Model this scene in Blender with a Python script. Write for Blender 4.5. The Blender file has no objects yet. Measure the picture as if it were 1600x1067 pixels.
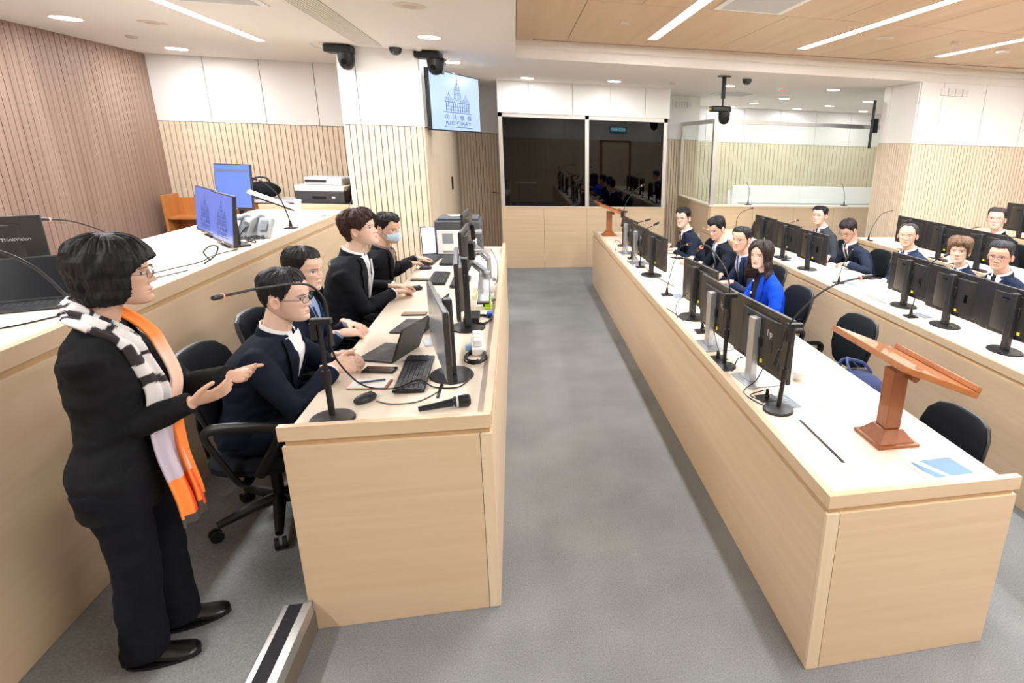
import bpy, bmesh, math, random
import numpy as np
from mathutils import Vector, Matrix, noise, Euler
random.seed(7)
PI=math.pi
S=bpy.context.scene
COL=S.collection
# ---------------------------------------------------------------- camera
cam_d=bpy.data.cameras.new('camera'); cam=bpy.data.objects.new('camera',cam_d); COL.objects.link(cam)
F_PX=912.49; PX=1004.6; PY=506.4
cam_d.sensor_width=36.0; cam_d.sensor_fit='HORIZONTAL'; cam_d.lens=F_PX/1600*36
cam_d.shift_x=(800-PX)/1600; cam_d.shift_y=-(533.5-PY)/1600
cam_d.clip_start=0.05; cam_d.clip_end=100
R=[[0.97821956,-0.2056017,0.02853824],[-0.03344952,-0.29182772,-0.95588583],[0.20486,0.93411162,-0.29234886]]
Mx=Matrix(((R[0][0],-R[1][0],-R[2][0],0),(R[0][1],-R[1][1],-R[2][1],0),(R[0][2],-R[1][2],-R[2][2],2.0),(0,0,0,1)))
cam.matrix_world=Mx
S.camera=cam
# ---------------------------------------------------------------- world, exposure
w=bpy.data.worlds.new('world'); S.world=w; w.use_nodes=True
w.node_tree.nodes['Background'].inputs[0].default_value=(0.9,0.95,1,1)
w.node_tree.nodes['Background'].inputs[1].default_value=0.3
vs=S.view_settings; vs.view_transform='Standard'; vs.look='None'; vs.exposure=0.05; vs.gamma=1; vs.use_curve_mapping=False
STRIP_E=26.0; DOWN_E=30.0
def area(name,loc,sx,sy,power,color=(0.97,0.985,1.0)):
    d=bpy.data.lights.new(name,'AREA'); d.shape='RECTANGLE'; d.size=sx; d.size_y=sy; d.energy=power; d.color=color
    o=bpy.data.objects.new(name,d); COL.objects.link(o); o.location=loc; return o
# ---------------------------------------------------------------- materials
def srgb(h):
    if isinstance(h,str):
        c=[int(h[i:i+2],16)/255 for i in (0,2,4)]
    else: c=[v/255 for v in h]
    return tuple((v/12.92 if v<=0.04045 else ((v+0.055)/1.055)**2.4) for v in c)
MATS={}
def mat(name,col,rough=0.5,metal=0.0,spec=0.5,emit=None,es=0,bump=None,coat=0,alpha=1,trans=0,ior=1.45):
    if name in MATS: return MATS[name]
    m=bpy.data.materials.new(name); m.use_nodes=True; nt=m.node_tree; b=nt.nodes['Principled BSDF']
    c=srgb(col); b.inputs['Base Color'].default_value=(*c,1); b.inputs['Roughness'].default_value=rough
    b.inputs['Metallic'].default_value=metal; b.inputs['Specular IOR Level'].default_value=spec
    b.inputs['IOR'].default_value=ior; b.inputs['Coat Weight'].default_value=coat; b.inputs['Alpha'].default_value=alpha
    b.inputs['Transmission Weight'].default_value=trans
    if emit: b.inputs['Emission Color'].default_value=(*srgb(emit),1); b.inputs['Emission Strength'].default_value=es
    # gentle procedural variation for every surface
    tc=nt.nodes.new('ShaderNodeTexCoord'); n=nt.nodes.new('ShaderNodeTexNoise'); n.inputs['Scale'].default_value=(bump or (90,))[0]
    nt.links.new(tc.outputs['Object'],n.inputs['Vector'])
    bp=nt.nodes.new('ShaderNodeBump'); bp.inputs['Strength'].default_value=(bump[1] if bump else 0.04); bp.inputs['Distance'].default_value=0.002
    nt.links.new(n.outputs['Fac'],bp.inputs['Height']); nt.links.new(bp.outputs['Normal'],b.inputs['Normal'])
    MATS[name]=m; return m
def wood(name,c1,c2,rough=0.35,axis='Z',scale=1.0,spec=0.4,coat=0.0,world=True):
    """grain stretched along axis"""
    if name in MATS: return MATS[name]
    m=bpy.data.materials.new(name); m.use_nodes=True; nt=m.node_tree; b=nt.nodes['Principled BSDF']
    tc=nt.nodes.new('ShaderNodeTexCoord'); mp=nt.nodes.new('ShaderNodeMapping')
    s={'X':(0.9,26,26),'Y':(26,0.9,26),'Z':(26,26,0.9)}[axis]
    mp.inputs['Scale'].default_value=tuple(v*scale for v in s)
    nt.links.new(tc.outputs['Object'],mp.inputs['Vector'])
    n=nt.nodes.new('ShaderNodeTexNoise'); n.inputs['Scale'].default_value=1.0; n.inputs['Detail'].default_value=5; n.inputs['Distortion'].default_value=0.6
    nt.links.new(mp.outputs[0],n.inputs['Vector'])
    n2=nt.nodes.new('ShaderNodeTexNoise'); n2.inputs['Scale'].default_value=0.15; n2.inputs['Detail'].default_value=2
    nt.links.new(mp.outputs[0],n2.inputs['Vector'])
    mx=nt.nodes.new('ShaderNodeMath'); mx.operation='MULTIPLY_ADD'; mx.inputs[1].default_value=0.6
    nt.links.new(n.outputs['Fac'],mx.inputs[0])
    m2=nt.nodes.new('ShaderNodeMath'); m2.operation='MULTIPLY'; m2.inputs[1].default_value=0.4
    nt.links.new(n2.outputs['Fac'],m2.inputs[0]); nt.links.new(m2.outputs[0],mx.inputs[2])
    cr=nt.nodes.new('ShaderNodeValToRGB'); cr.color_ramp.elements[0].position=0.32; cr.color_ramp.elements[1].position=0.68
    cr.color_ramp.elements[0].color=(*srgb(c1),1); cr.color_ramp.elements[1].color=(*srgb(c2),1)
    nt.links.new(mx.outputs[0],cr.inputs[0]); nt.links.new(cr.outputs[0],b.inputs['Base Color'])
    b.inputs['Roughness'].default_value=rough; b.inputs['Specular IOR Level'].default_value=spec; b.inputs['Coat Weight'].default_value=coat
    MATS[name]=m; return m
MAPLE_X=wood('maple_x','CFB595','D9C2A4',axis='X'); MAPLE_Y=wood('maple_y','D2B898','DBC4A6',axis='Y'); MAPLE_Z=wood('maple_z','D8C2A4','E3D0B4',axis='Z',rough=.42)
MAPLE_TOP_LIT=wood('maple_top_lit','E6D8C4','EFE3D3',axis='Y',rough=.4)  # maple paled for tops; stronger overhead light is painted into the colour
GROOVE=wood('groove_maple','B8976E','C3A37B',axis='Y')
SLAT=wood('slat_maple','DDCAB0','E8D8C2',axis='Z',scale=.6,rough=.5); SLATBACK=mat('slat_gap','B09878',.8)
BROWN=wood('walnut_slat','8A7064','A88E80',axis='Z',scale=.5,rough=.5); BROWNBACK=mat('walnut_gap','65503F',.8)
CEILWOOD=wood('ceiling_veneer','CFB090','DCC1A2',axis='Y',scale=.35,rough=.45)
WHITEP=mat('white_panel','F1F0EE',.45); SEAM=mat('panel_seam','6E6A66',.8)
CEILW=mat('ceiling_white','EFE9E4',.7)
CHERRY=wood('cherry','98582C','B4743E',axis='Y',scale=1.2,rough=.3,coat=.3)
CHERRYZ=wood('cherry_z','874A24','A06030',axis='Z',scale=1.2,rough=.3,coat=.3)
ORANGEWOOD=wood('orange_beech','B8763F','CC8A50',axis='Z',rough=.35)
STEEL=mat('brushed_steel','D2D0CC',.38,metal=.85); SILVER=mat('silver_plastic','B9BDC2',.32,metal=.75)
BLACK=mat('black_plastic','17181A',.42); BLACKG=mat('black_gloss','0B0C0E',.15); BLACKF=mat('black_fabric','171A20',.9,spec=.2,bump=(600,.3))
DGREY=mat('dark_grey_plastic','2B2C2F',.4); GREY=mat('grey_plastic','7C8087',.45); LGREY=mat('light_grey_plastic','C7CBD0',.4)
WHITE=mat('white_plastic','F0F0EE',.35); KEY=mat('key_black','3A3C40',.5); PAPER=mat('paper','F3F3F1',.7)
MONBACK=mat('monitor_back','2E2D2D',.33,spec=.6)
LIGHTM=mat('led_diffuser','FFFFFF',.5,emit='FFFAF4',es=STRIP_E); DOWNM=mat('downlight_diffuser','FFFFFF',.5,emit='FFF8F0',es=DOWN_E)
YELLOW=mat('yellow_label','F0E030',.5); BLUEC=mat('blue_plug','2458C8',.4); LBLUE=mat('pale_blue_plug','86B4E8',.4); RED=mat('red_led','E02818',.4,emit='FF3018',es=1.5)
GREEN=mat('lime_tape','B6DC28',.4); PINKR=mat('mic_ring','E8A090',.4,emit='FF6A50',es=.4)
def carpet():
    m=bpy.data.materials.new('carpet'); m.use_nodes=True; nt=m.node_tree; b=nt.nodes['Principled BSDF']
    tc=nt.nodes.new('ShaderNodeTexCoord')
    n=nt.nodes.new('ShaderNodeTexNoise'); n.inputs['Scale'].default_value=160; n.inputs['Detail'].default_value=6; n.inputs['Roughness'].default_value=.75
    n3=nt.nodes.new('ShaderNodeTexNoise'); n3.inputs['Scale'].default_value=2.2; n3.inputs['Detail'].default_value=3
    nt.links.new(tc.outputs['Object'],n.inputs['Vector']); nt.links.new(tc.outputs['Object'],n3.inputs['Vector'])
    br=nt.nodes.new('ShaderNodeTexBrick'); br.inputs['Scale'].default_value=1.0; br.offset=0.5
    br.inputs['Brick Width'].default_value=1.0; br.inputs['Row Height'].default_value=0.5; br.inputs['Mortar Size'].default_value=0.002
    br.inputs['Color1'].default_value=(1,1,1,1); br.inputs['Color2'].default_value=(.975,.975,.975,1); br.inputs['Mortar'].default_value=(.94,.94,.94,1)
    nt.links.new(tc.outputs['Object'],br.inputs['Vector'])
    cr=nt.nodes.new('ShaderNodeValToRGB'); cr.color_ramp.elements[0].position=.25; cr.color_ramp.elements[1].position=.75
    cr.color_ramp.elements[0].color=(*srgb('55575A'),1); cr.color_ramp.elements[1].color=(*srgb('A2A4A5'),1)
    ad=nt.nodes.new('ShaderNodeMath'); ad.operation='MULTIPLY_ADD'; ad.inputs[1].default_value=.75
    m2=nt.nodes.new('ShaderNodeMath'); m2.operation='MULTIPLY'; m2.inputs[1].default_value=.25
    nt.links.new(n3.outputs['Fac'],m2.inputs[0]); nt.links.new(n.outputs['Fac'],ad.inputs[0]); nt.links.new(m2.outputs[0],ad.inputs[2])
    nt.links.new(ad.outputs[0],cr.inputs[0])
    mm=nt.nodes.new('ShaderNodeMixRGB'); mm.blend_type='MULTIPLY'; mm.inputs[0].default_value=1
    nt.links.new(cr.outputs[0],mm.inputs[1]); nt.links.new(br.outputs[0],mm.inputs[2]); nt.links.new(mm.outputs[0],b.inputs['Base Color'])
    b.inputs['Roughness'].default_value=.95; b.inputs['Specular IOR Level'].default_value=.1
    bp=nt.nodes.new('ShaderNodeBump'); bp.inputs['Strength'].default_value=.4; bp.inputs['Distance'].default_value=.004
    nt.links.new(n.outputs['Fac'],bp.inputs['Height']); nt.links.new(bp.outputs['Normal'],b.inputs['Normal'])
    return m
CARPET=carpet()
def glassmat(name,tint,alpha):
    m=bpy.data.materials.new(name); m.use_nodes=True; nt=m.node_tree
    for n in list(nt.nodes): nt.nodes.remove(n)
    o=nt.nodes.new('ShaderNodeOutputMaterial'); t=nt.nodes.new('ShaderNodeBsdfTransparent'); g=nt.nodes.new('ShaderNodeBsdfGlossy')
    t.inputs[0].default_value=(*tint,1); g.inputs['Roughness'].default_value=.02
    lw=nt.nodes.new('ShaderNodeLayerWeight'); lw.inputs[0].default_value=.5
    pw=nt.nodes.new('ShaderNodeMath'); pw.operation='POWER'; pw.inputs[1].default_value=5; nt.links.new(lw.outputs['Facing'],pw.inputs[0])
    ml=nt.nodes.new('ShaderNodeMath'); ml.operation='MULTIPLY_ADD'; ml.inputs[1].default_value=.9; ml.inputs[2].default_value=.035*alpha
    nt.links.new(pw.outputs[0],ml.inputs[0])
    mx=nt.nodes.new('ShaderNodeMixShader'); nt.links.new(ml.outputs[0],mx.inputs[0]); nt.links.new(t.outputs[0],mx.inputs[1]); nt.links.new(g.outputs[0],mx.inputs[2])
    nt.links.new(mx.outputs[0],o.inputs[0]); MATS[name]=m; return m
GLASS=glassmat('clear_glass',(.96,.985,.965),.8)
LENS=glassmat('lens_glass',(.96,.96,.98),1.0)
TINTED=glassmat('tinted_glass',(.10,.10,.11),1.1)
# ---------------------------------------------------------------- mesh builder
class MB:
    def __init__(s): s.v=[];s.f=[];s.mi=[];s.m=[];s.cur=0
    def use(s,m):
        if m not in s.m: s.m.append(m)
        s.cur=s.m.index(m); return s
    def add(s,vs,fs):
        o=len(s.v); s.v+= [tuple(p) for p in vs]; s.f+= [tuple(i+o for i in f) for f in fs]; s.mi+=[s.cur]*len(fs); return s
    def box(s,x0,x1,y0,y1,z0,z1,T=None):
        vs=[(x,y,z) for z in (z0,z1) for y in (y0,y1) for x in (x0,x1)]
        if T: vs=[tuple(T@Vector(p)) for p in vs]
        return s.add(vs,[(0,2,3,1),(4,5,7,6),(0,1,5,4),(2,6,7,3),(0,4,6,2),(1,3,7,5)])
    def cbox(s,c,d,T=None,rz=0,rx=0,ry=0):
        M=Matrix.Translation(c)@Euler((rx,ry,rz)).to_matrix().to_4x4()
        if T: M=T@M
        return s.box(-d[0]/2,d[0]/2,-d[1]/2,d[1]/2,-d[2]/2,d[2]/2,M)
    def prism(s,poly,z0,z1,T=None):
        n=len(poly); vs=[(x,y,z0) for x,y in poly]+[(x,y,z1) for x,y in poly]
        if T: vs=[tuple(T@Vector(p)) for p in vs]
        return s.add(vs,[tuple(range(n))[::-1],tuple(range(n,2*n))]+[(i,(i+1)%n,n+(i+1)%n,n+i) for i in range(n)])
    def tube(s,pts,r,n=8,cap=True,flat=None,up=None):
        P=[Vector(p) for p in pts]; k=len(P); rs=r if isinstance(r,(list,tuple)) else [r]*k
        fl=flat if isinstance(flat,(list,tuple)) else [flat]*k
        vs=[]; prev=None
        for i in range(k):
            t=(P[min(i+1,k-1)]-P[max(i-1,0)]); t=t.normalized() if t.length>1e-9 else Vector((0,0,1))
            if prev is None:
                u=Vector(up) if up else (Vector((0,0,1)) if abs(t.z)<.9 else Vector((1,0,0)))
            else: u=prev
            a=(u-t*u.dot(t)); a=a.normalized() if a.length>1e-6 else t.orthogonal().normalized()
            prev=a; b=t.cross(a)
            ra=rs[i]; rb=rs[i] if fl[i] is None else fl[i]
            for j in range(n):
                an=2*PI*j/n; vs.append(P[i]+b*math.cos(an)*ra+a*math.sin(an)*rb)
        fs=[(i*n+j,i*n+(j+1)%n,(i+1)*n+(j+1)%n,(i+1)*n+j) for i in range(k-1) for j in range(n)]
        if cap: fs+= [tuple(range(n))[::-1],tuple(range((k-1)*n,k*n))]
        return s.add(vs,fs)
    def cyl(s,c,r,z0,z1,n=20,r2=None,T=None):
        r2=r if r2 is None else r2
        vs=[(c[0]+r*math.cos(2*PI*j/n),c[1]+r*math.sin(2*PI*j/n),z0) for j in range(n)]+[(c[0]+r2*math.cos(2*PI*j/n),c[1]+r2*math.sin(2*PI*j/n),z1) for j in range(n)]
        if T: vs=[tuple(T@Vector(p)) for p in vs]
        return s.add(vs,[tuple(range(n))[::-1],tuple(range(n,2*n))]+[(j,(j+1)%n,n+(j+1)%n,n+j) for j in range(n)])
    def lathe(s,c,prof,n=24,sx=1,sy=1,T=None):
        k=len(prof); vs=[(c[0]+sx*r*math.cos(2*PI*j/n),c[1]+sy*r*math.sin(2*PI*j/n),c[2]+z) for r,z in prof for j in range(n)]
        if T: vs=[tuple(T@Vector(p)) for p in vs]
        fs=[(i*n+j,i*n+(j+1)%n,(i+1)*n+(j+1)%n,(i+1)*n+j) for i in range(k-1) for j in range(n)]
        fs+=[tuple(range(n))[::-1],tuple(range((k-1)*n,k*n))]
        return s.add(vs,fs)
    def ell(s,c,r,n=16,m=10,T=None):
        vs=[];
        for i in range(m+1):
            th=PI*i/m
            for j in range(n):
                ph=2*PI*j/n; vs.append((c[0]+r[0]*math.sin(th)*math.cos(ph),c[1]+r[1]*math.sin(th)*math.sin(ph),c[2]-r[2]*math.cos(th)))
        if T: vs=[tuple(T@Vector(p)) for p in vs]
        return s.add(vs,[(i*n+j,i*n+(j+1)%n,(i+1)*n+(j+1)%n,(i+1)*n+j) for i in range(m) for j in range(n)])
    def loft(s,rings,cap=True):
        n=len(rings[0]); vs=[p for r in rings for p in r]; k=len(rings)
        fs=[(i*n+j,i*n+(j+1)%n,(i+1)*n+(j+1)%n,(i+1)*n+j) for i in range(k-1) for j in range(n)]
        if cap: fs+=[tuple(range(n))[::-1],tuple(range((k-1)*n,k*n))]
        return s.add(vs,fs)
    def build(s,name,m=None,parent=None,smooth=True,bevel=0,angle=40,loc=None):
        me=bpy.data.meshes.new(name); me.from_pydata([tuple(p) for p in s.v],[],s.f)
        if m is not None: s.m=[m]; s.mi=[0]*len(s.f)
        for x in s.m: me.materials.append(x)
        me.polygons.foreach_set('material_index',s.mi)
        bm=bmesh.new(); bm.from_mesh(me); bmesh.ops.recalc_face_normals(bm,faces=bm.faces); bm.to_mesh(me); bm.free()
        if smooth: me.polygons.foreach_set('use_smooth',[True]*len(me.polygons)); me.set_sharp_from_angle(angle=math.radians(angle))
        o=bpy.data.objects.new(name,me); COL.objects.link(o)
        if parent: o.parent=parent
        if loc: o.location=loc
        if bevel:
            b=o.modifiers.new('bevel','BEVEL'); b.width=bevel; b.segments=2; b.limit_method='ANGLE'; b.angle_limit=math.radians(50)
        return o
def thing(name,label,cat,loc=(0,0,0),rz=0,group=None,rx=0,ry=0):
    o=bpy.data.objects.new(name,None); COL.objects.link(o); o.location=loc; o.rotation_euler=(rx,ry,rz); o.empty_display_size=.05
    tag(o,label,cat,group); return o
def tag(o,label,cat,group=None):
    o['label']=label; o['category']=cat
    if group: o['group']=group
    return o
def struct(o): o['kind']='structure'; return o
def text(body,size,m,parent,T,name='lettering',ext=.0006,align='CENTER',sx=1.0):
    c=bpy.data.curves.new('t','FONT'); c.body=body; c.size=size; c.extrude=ext; c.align_x=align; c.align_y='CENTER'
    t=bpy.data.objects.new('t',c); COL.objects.link(t); dg=bpy.context.evaluated_depsgraph_get()
    me=bpy.data.meshes.new_from_object(t.evaluated_get(dg)); bpy.data.objects.remove(t)
    me.transform(T@Matrix.Diagonal((sx,1,1,1))); me.materials.clear(); me.materials.append(m)
    o=bpy.data.objects.new(name,me); COL.objects.link(o); o.parent=parent; return o
def spl(pts,n=8):
    """catmull-rom smoothing of a path"""
    P=[Vector(p) for p in pts]; out=[]
    for i in range(len(P)-1):
        a=P[max(i-1,0)];b=P[i];c=P[i+1];d=P[min(i+2,len(P)-1)]
        for k in range(n):
            t=k/n; out.append(.5*((2*b)+(c-a)*t+(2*a-5*b+4*c-d)*t*t+(3*b-a-3*c+d)*t*t*t))
    out.append(P[-1]); return out
def dup(root,loc,rz,label=None,group=None):
    r=root.copy(); COL.objects.link(r); r.location=loc; r.rotation_euler=(root.rotation_euler[0],root.rotation_euler[1],rz)
    if label: r['label']=label
    if group: r['group']=group
    for ch in list(root.children):
        c=ch.copy(); COL.objects.link(c); c.parent=r
        for g in list(ch.children):
            d=g.copy(); COL.objects.link(d); d.parent=c
    return r
# ================================================================ SETTING
CZ=2.88; WZ=3.04
m=MB(); m.box(-4.6,9.2,-1.8,13.8,-.1,0); struct(m.build('floor',CARPET))
m=MB(); m.box(-1.76,-.885,-1.7,2.225,0.0005,.153); m.box(-1.76,-.16,2.225,6.5,.0005,.153); struct(m.build('trim_1',CARPET))   # raised platform behind the clerks' desk
m=MB(); m.box(-4.3,-1.80,-1.7,8.7,.0005,.6); struct(m.build('trim_2',CARPET))      # judge's dais
# step nosing
t=thing('step_nosing','aluminium stair nosing with a black grip strip along the platform edge','nosing',(0,0,0))
m=MB(); m.box(-.988,-.968,-1.6,2.2,.1535,.158); m.box(-.914,-.900,-1.6,2.2,.1535,.158); m.box(-.9,-.883,-1.6,2.2,.1,.158); m.build('edge_strip',STEEL,t,smooth=False)
m=MB(); m.box(-.968,-.914,-1.6,2.2,.1535,.1575); m.build('grip_strip',mat('grip_black','26252B',.8,bump=(300,.5)),t,smooth=False)
m=MB(); m.box(-.8845,-.8815,-1.6,2.218,.001,.0995); m.build('riser_panel',mat('riser','6F665E',.6),t,smooth=False)

def slatwall(m,p0,p1,z0,z1,nrm,pitch=.062,gap=.011,sm=SLAT,bm_=SLATBACK,d=.014):
    """vertical slats along p0-p1, thickness toward nrm"""
    p0=Vector(p0);p1=Vector(p1);L=(p1-p0).length;u=(p1-p0).normalized();n=Vector(nrm)
    T=Matrix(((u.x,n.x,0,p0.x),(u.y,n.y,0,p0.y),(0,0,1,0),(0,0,0,1)))
    k=max(1,round(L/pitch)); w_=L/k
    m.use(sm)
    for i in range(k): m.box(i*w_,(i+1)*w_-gap,-.002,d,z0,z1,T)
    m.use(bm_); m.box(0,L,-.03,-.001,z0,z1,T)
def panels(m,p0,p1,z0,z1,nrm,seams,d=.018):
    p0=Vector(p0);p1=Vector(p1);L=(p1-p0).length;u=(p1-p0).normalized();n=Vector(nrm)
    T=Matrix(((u.x,n.x,0,p0.x),(u.y,n.y,0,p0.y),(0,0,1,0),(0,0,0,1)))
    xs=[0]+[s for s in seams if 0<s<L]+[L]
    m.use(WHITEP)
    for a,b in zip(xs,xs[1:]): m.box(a+(.004 if a>0 else 0),b-(.004 if b<L else 0),0,d,z0+.006,z1,T)
    m.use(SEAM); m.box(0,L,-.03,.002,z0,z1,T)
ZS=2.12
# left (walnut) wall
m=MB(); slatwall(m,(-4.3,-1.7),(-4.3,8.7),0,2.88,(1,0),pitch=.075,gap=.008,sm=BROWN,bm_=BROWNBACK,d=.01); struct(m.build('wall_left',smooth=False))
# back left wall
m=MB(); slatwall(m,(-4.3,8.7),(-1.745,8.7),0,ZS,(0,-1)); panels(m,(-4.3,8.7),(-1.745,8.7),ZS,CZ,(0,-1),[.609,1.225,1.842]); struct(m.build('wall_back_left',smooth=False))
# column with the wall screen
m=MB(); slatwall(m,(-1.745,6.99),(-.96,6.99),0,ZS,(0,-1)); panels(m,(-1.745,6.99),(-.96,6.99),ZS,CZ,(0,-1),[.17]); 
slatwall(m,(-.96,6.99),(-.96,11),0,ZS,(1,0)); panels(m,(-.96,6.99),(-.96,11),ZS,CZ,(1,0),[1.3,2.6])
m.use(SLATBACK); m.box(-1.745,-.99,7.02,8.7,0,CZ); m.box(-1.2,-.99,8.7,11,0,CZ)
struct(m.build('wall_column_left',smooth=False))
# recess wall behind the booth
m=MB(); slatwall(m,(-.945,11),(3.36,11),0,ZS,(0,-1),pitch=.05); panels(m,(-.945,11),(3.36,11),ZS,CZ,(0,-1),[.35,1.2,3.0]); m.use(WHITEP); m.box(3.33,3.36,11.03,13.4,0,CZ); struct(m.build('wall_back',smooth=False))
# far wall behind the dock
m=MB(); slatwall(m,(3.36,13.4),(9,13.4),0,ZS,(0,-1),pitch=.1,sm=wood('slat_pale','D6CCAE','E4DCC4',axis='Z',scale=.6,rough=.5)); panels(m,(3.36,13.4),(9,13.4),ZS,CZ,(0,-1),[.9,1.8,2.7,3.6,4.5]); struct(m.build('wall_dock',smooth=False))
# right column / right wall
m=MB(); slatwall(m,(5.12,7.14),(9,7.14),0,ZS,(0,-1),pitch=.05); panels(m,(5.12,7.14),(9,7.14),ZS,CZ,(0,-1),[.32,.96,1.6,2.24,2.9])
slatwall(m,(5.12,7.9),(5.12,7.14),0,ZS,(-1,0),pitch=.05); panels(m,(5.12,7.9),(5.12,7.14),ZS,CZ,(-1,0),[.17]); m.use(WHITEP); m.box(5.15,9,7.17,7.9,0,CZ); struct(m.build('wall_column_right',smooth=False))
m=MB(); slatwall(m,(8.8,-1.7),(8.8,13.4),0,ZS,(-1,0),pitch=.1); panels(m,(8.8,-1.7),(8.8,13.4),ZS,WZ,(-1,0),[2,4,6,8,10]); struct(m.build('wall_right',smooth=False))
m=MB(); slatwall(m,(-4.3,-1.7),(8.8,-1.7),0,ZS,(0,1),pitch=.07); panels(m,(-4.3,-1.7),(8.8,-1.7),ZS,WZ,(0,1),[2,4,6,8,10]); struct(m.build('wall_front',smooth=False))
# door behind the camera and its lit exit sign (seen mirrored in the booth glass)
m=MB(); m.use(MAPLE_Z); m.box(3.0,3.95,-1.68,-1.64,0,2.08); m.use(CHERRYZ); m.box(2.93,3.0,-1.68,-1.63,0,2.14); m.box(3.95,4.02,-1.68,-1.63,0,2.14); m.box(2.93,4.02,-1.68,-1.63,2.08,2.14); struct(m.build('door_1',smooth=False))
t=thing('exit_sign','lit blue-green exit sign above the rear door, seen mirrored in the dark glass','sign',(3.55,-1.66,2.5),PI)
m=MB(); m.box(-.3,.3,-.03,0,-.1,.1); m.build('housing',mat('sign_box','30383C',.4),t,bevel=.004)
m=MB(); m.box(-.27,.27,-.034,-.0305,-.075,.075); m.build('lit_face',mat('exit_face','1C8C9C',.4,emit='3CC0D8',es=5),t)
EXT=mat('exit_text','F4FFFF',.4,emit='FFFFFF',es=9)
text('出口 EXIT',.12,EXT,t,Matrix.Translation((0,-.036,0))@Euler((PI/2,0,0)).to_matrix().to_4x4())
# ceilings
m=MB(); m.box(-4.6,.04,-1.8,13.5,CZ,CZ+.3); struct(m.build('ceiling_1',CEILW,smooth=False))
m=MB(); m.box(.04,9,7.25,13.5,CZ,CZ+.3); struct(m.build('ceiling_2',CEILW,smooth=False))
m=MB(); m.use(CEILWOOD)
xs=[.05,.58,1.4,2.22,3.04,3.86,4.68,5.5,6.32,7.14,7.96,8.9]
for i in range(len(xs)-1):
    m.box(xs[i]+.003,xs[i+1]-.003,4.935,6.97,WZ,WZ+.02)
ys=[-1.75,-.1,1.55,3.25,4.93]
xs2=[.05,1.0,1.82,2.64,3.46,4.28,5.1,5.92,6.74,7.56,8.9]
for a,b in zip(ys,ys[1:]):
    for i in range(len(xs2)-1): m.box(xs2[i]+.003,xs2[i+1]-.003,a+.003,b-.003,WZ,WZ+.02)
m.use(mat('ceiling_gap','7A5C3E',.8)); m.box(.05,9,-1.8,7.26,WZ+.012,WZ+.05)
struct(m.build('ceiling_3',smooth=False))
# cove around the veneer ceiling
m=MB(); m.use(CEILW); m.box(.04,9,6.99,7.25,CZ+.1,WZ+.2); m.box(.04,9,7.12,7.2505,CZ,CZ+.11); struct(m.build('trim_3',smooth=False,bevel=.006))
# booth: lower wall, header, glazing
m=MB(); m.use(MAPLE_X); m.box(-.235,.43,9.745,9.80,0,.985); m.box(.433,1.13,9.745,9.80,0,.985); m.box(1.133,1.83,9.745,9.80,0,.985); m.box(1.833,2.45,9.745,9.80,0,.985); m.box(-.235,-.20,9.8,10.98,0,.985); m.box(2.41,2.45,9.8,10.98,0,.985); m.box(-.235,2.45,9.74,9.83,.985,1.0); struct(m.build('wall_booth',smooth=False))
m=MB(); m.use(WHITEP); 
for a,b in ((-.235,.23),(.236,.9),(.906,1.5),(1.506,2.06),(2.066,2.47)): m.box(a,b,9.72,9.80,2.425,CZ)
m.use(SEAM); m.box(-.23,2.465,9.74,9.8,2.43,CZ); m.use(WHITEP); m.box(-.235,-.2,9.8,10.98,2.425,CZ); m.box(2.43,2.47,9.8,10.98,2.425,CZ); struct(m.build('trim_4',smooth=False))
wn=thing('window_1','','window',(0,0,0)); del wn['label']; del wn['category']; struct(wn)
m=MB(); 
for a,b in ((-.235,-.175),(1.105,1.165),(2.39,2.45)): m.box(a,b,9.745,9.79,1.0,2.425)
m.box(-.235,2.45,9.745,9.79,2.365,2.425); m.box(-.235,2.45,9.75,9.785,1.0,1.012); m.build('window_frame',STEEL,wn,smooth=False)
for a,b in ((-.175,1.105),(1.165,2.39)):
    m=MB(); m.box(a,b,9.765,9.775,1.012,2.365); m.build('window_pane',TINTED,wn,smooth=False)
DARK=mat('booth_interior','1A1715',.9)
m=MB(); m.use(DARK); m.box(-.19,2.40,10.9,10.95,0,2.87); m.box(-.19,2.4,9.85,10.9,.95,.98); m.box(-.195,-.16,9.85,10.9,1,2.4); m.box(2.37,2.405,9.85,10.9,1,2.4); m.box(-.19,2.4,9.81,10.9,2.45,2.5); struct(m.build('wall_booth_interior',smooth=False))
# door leaf edge and door handle on the left column side
t=tag(MB().box(-.945,-.925,9.42,9.50,1.28,1.47).build('access_reader',BLACK,bevel=.006),'black card reader on the slatted column side below the wall screen','card reader')
t=thing('door_handle','small bronze door knob on the slatted wall left of the booth','door handle',(-.3,10.98,1.12))
m=MB(); m.tube([(0,0,0),(0,-.06,0)],.012); m.build('stem',STEEL,t); m=MB(); m.tube([(0,-.06,0),(-.11,-.065,.01)],.01); m.build('lever',mat('bronze','9C7A50',.3,metal=1),t)
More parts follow.
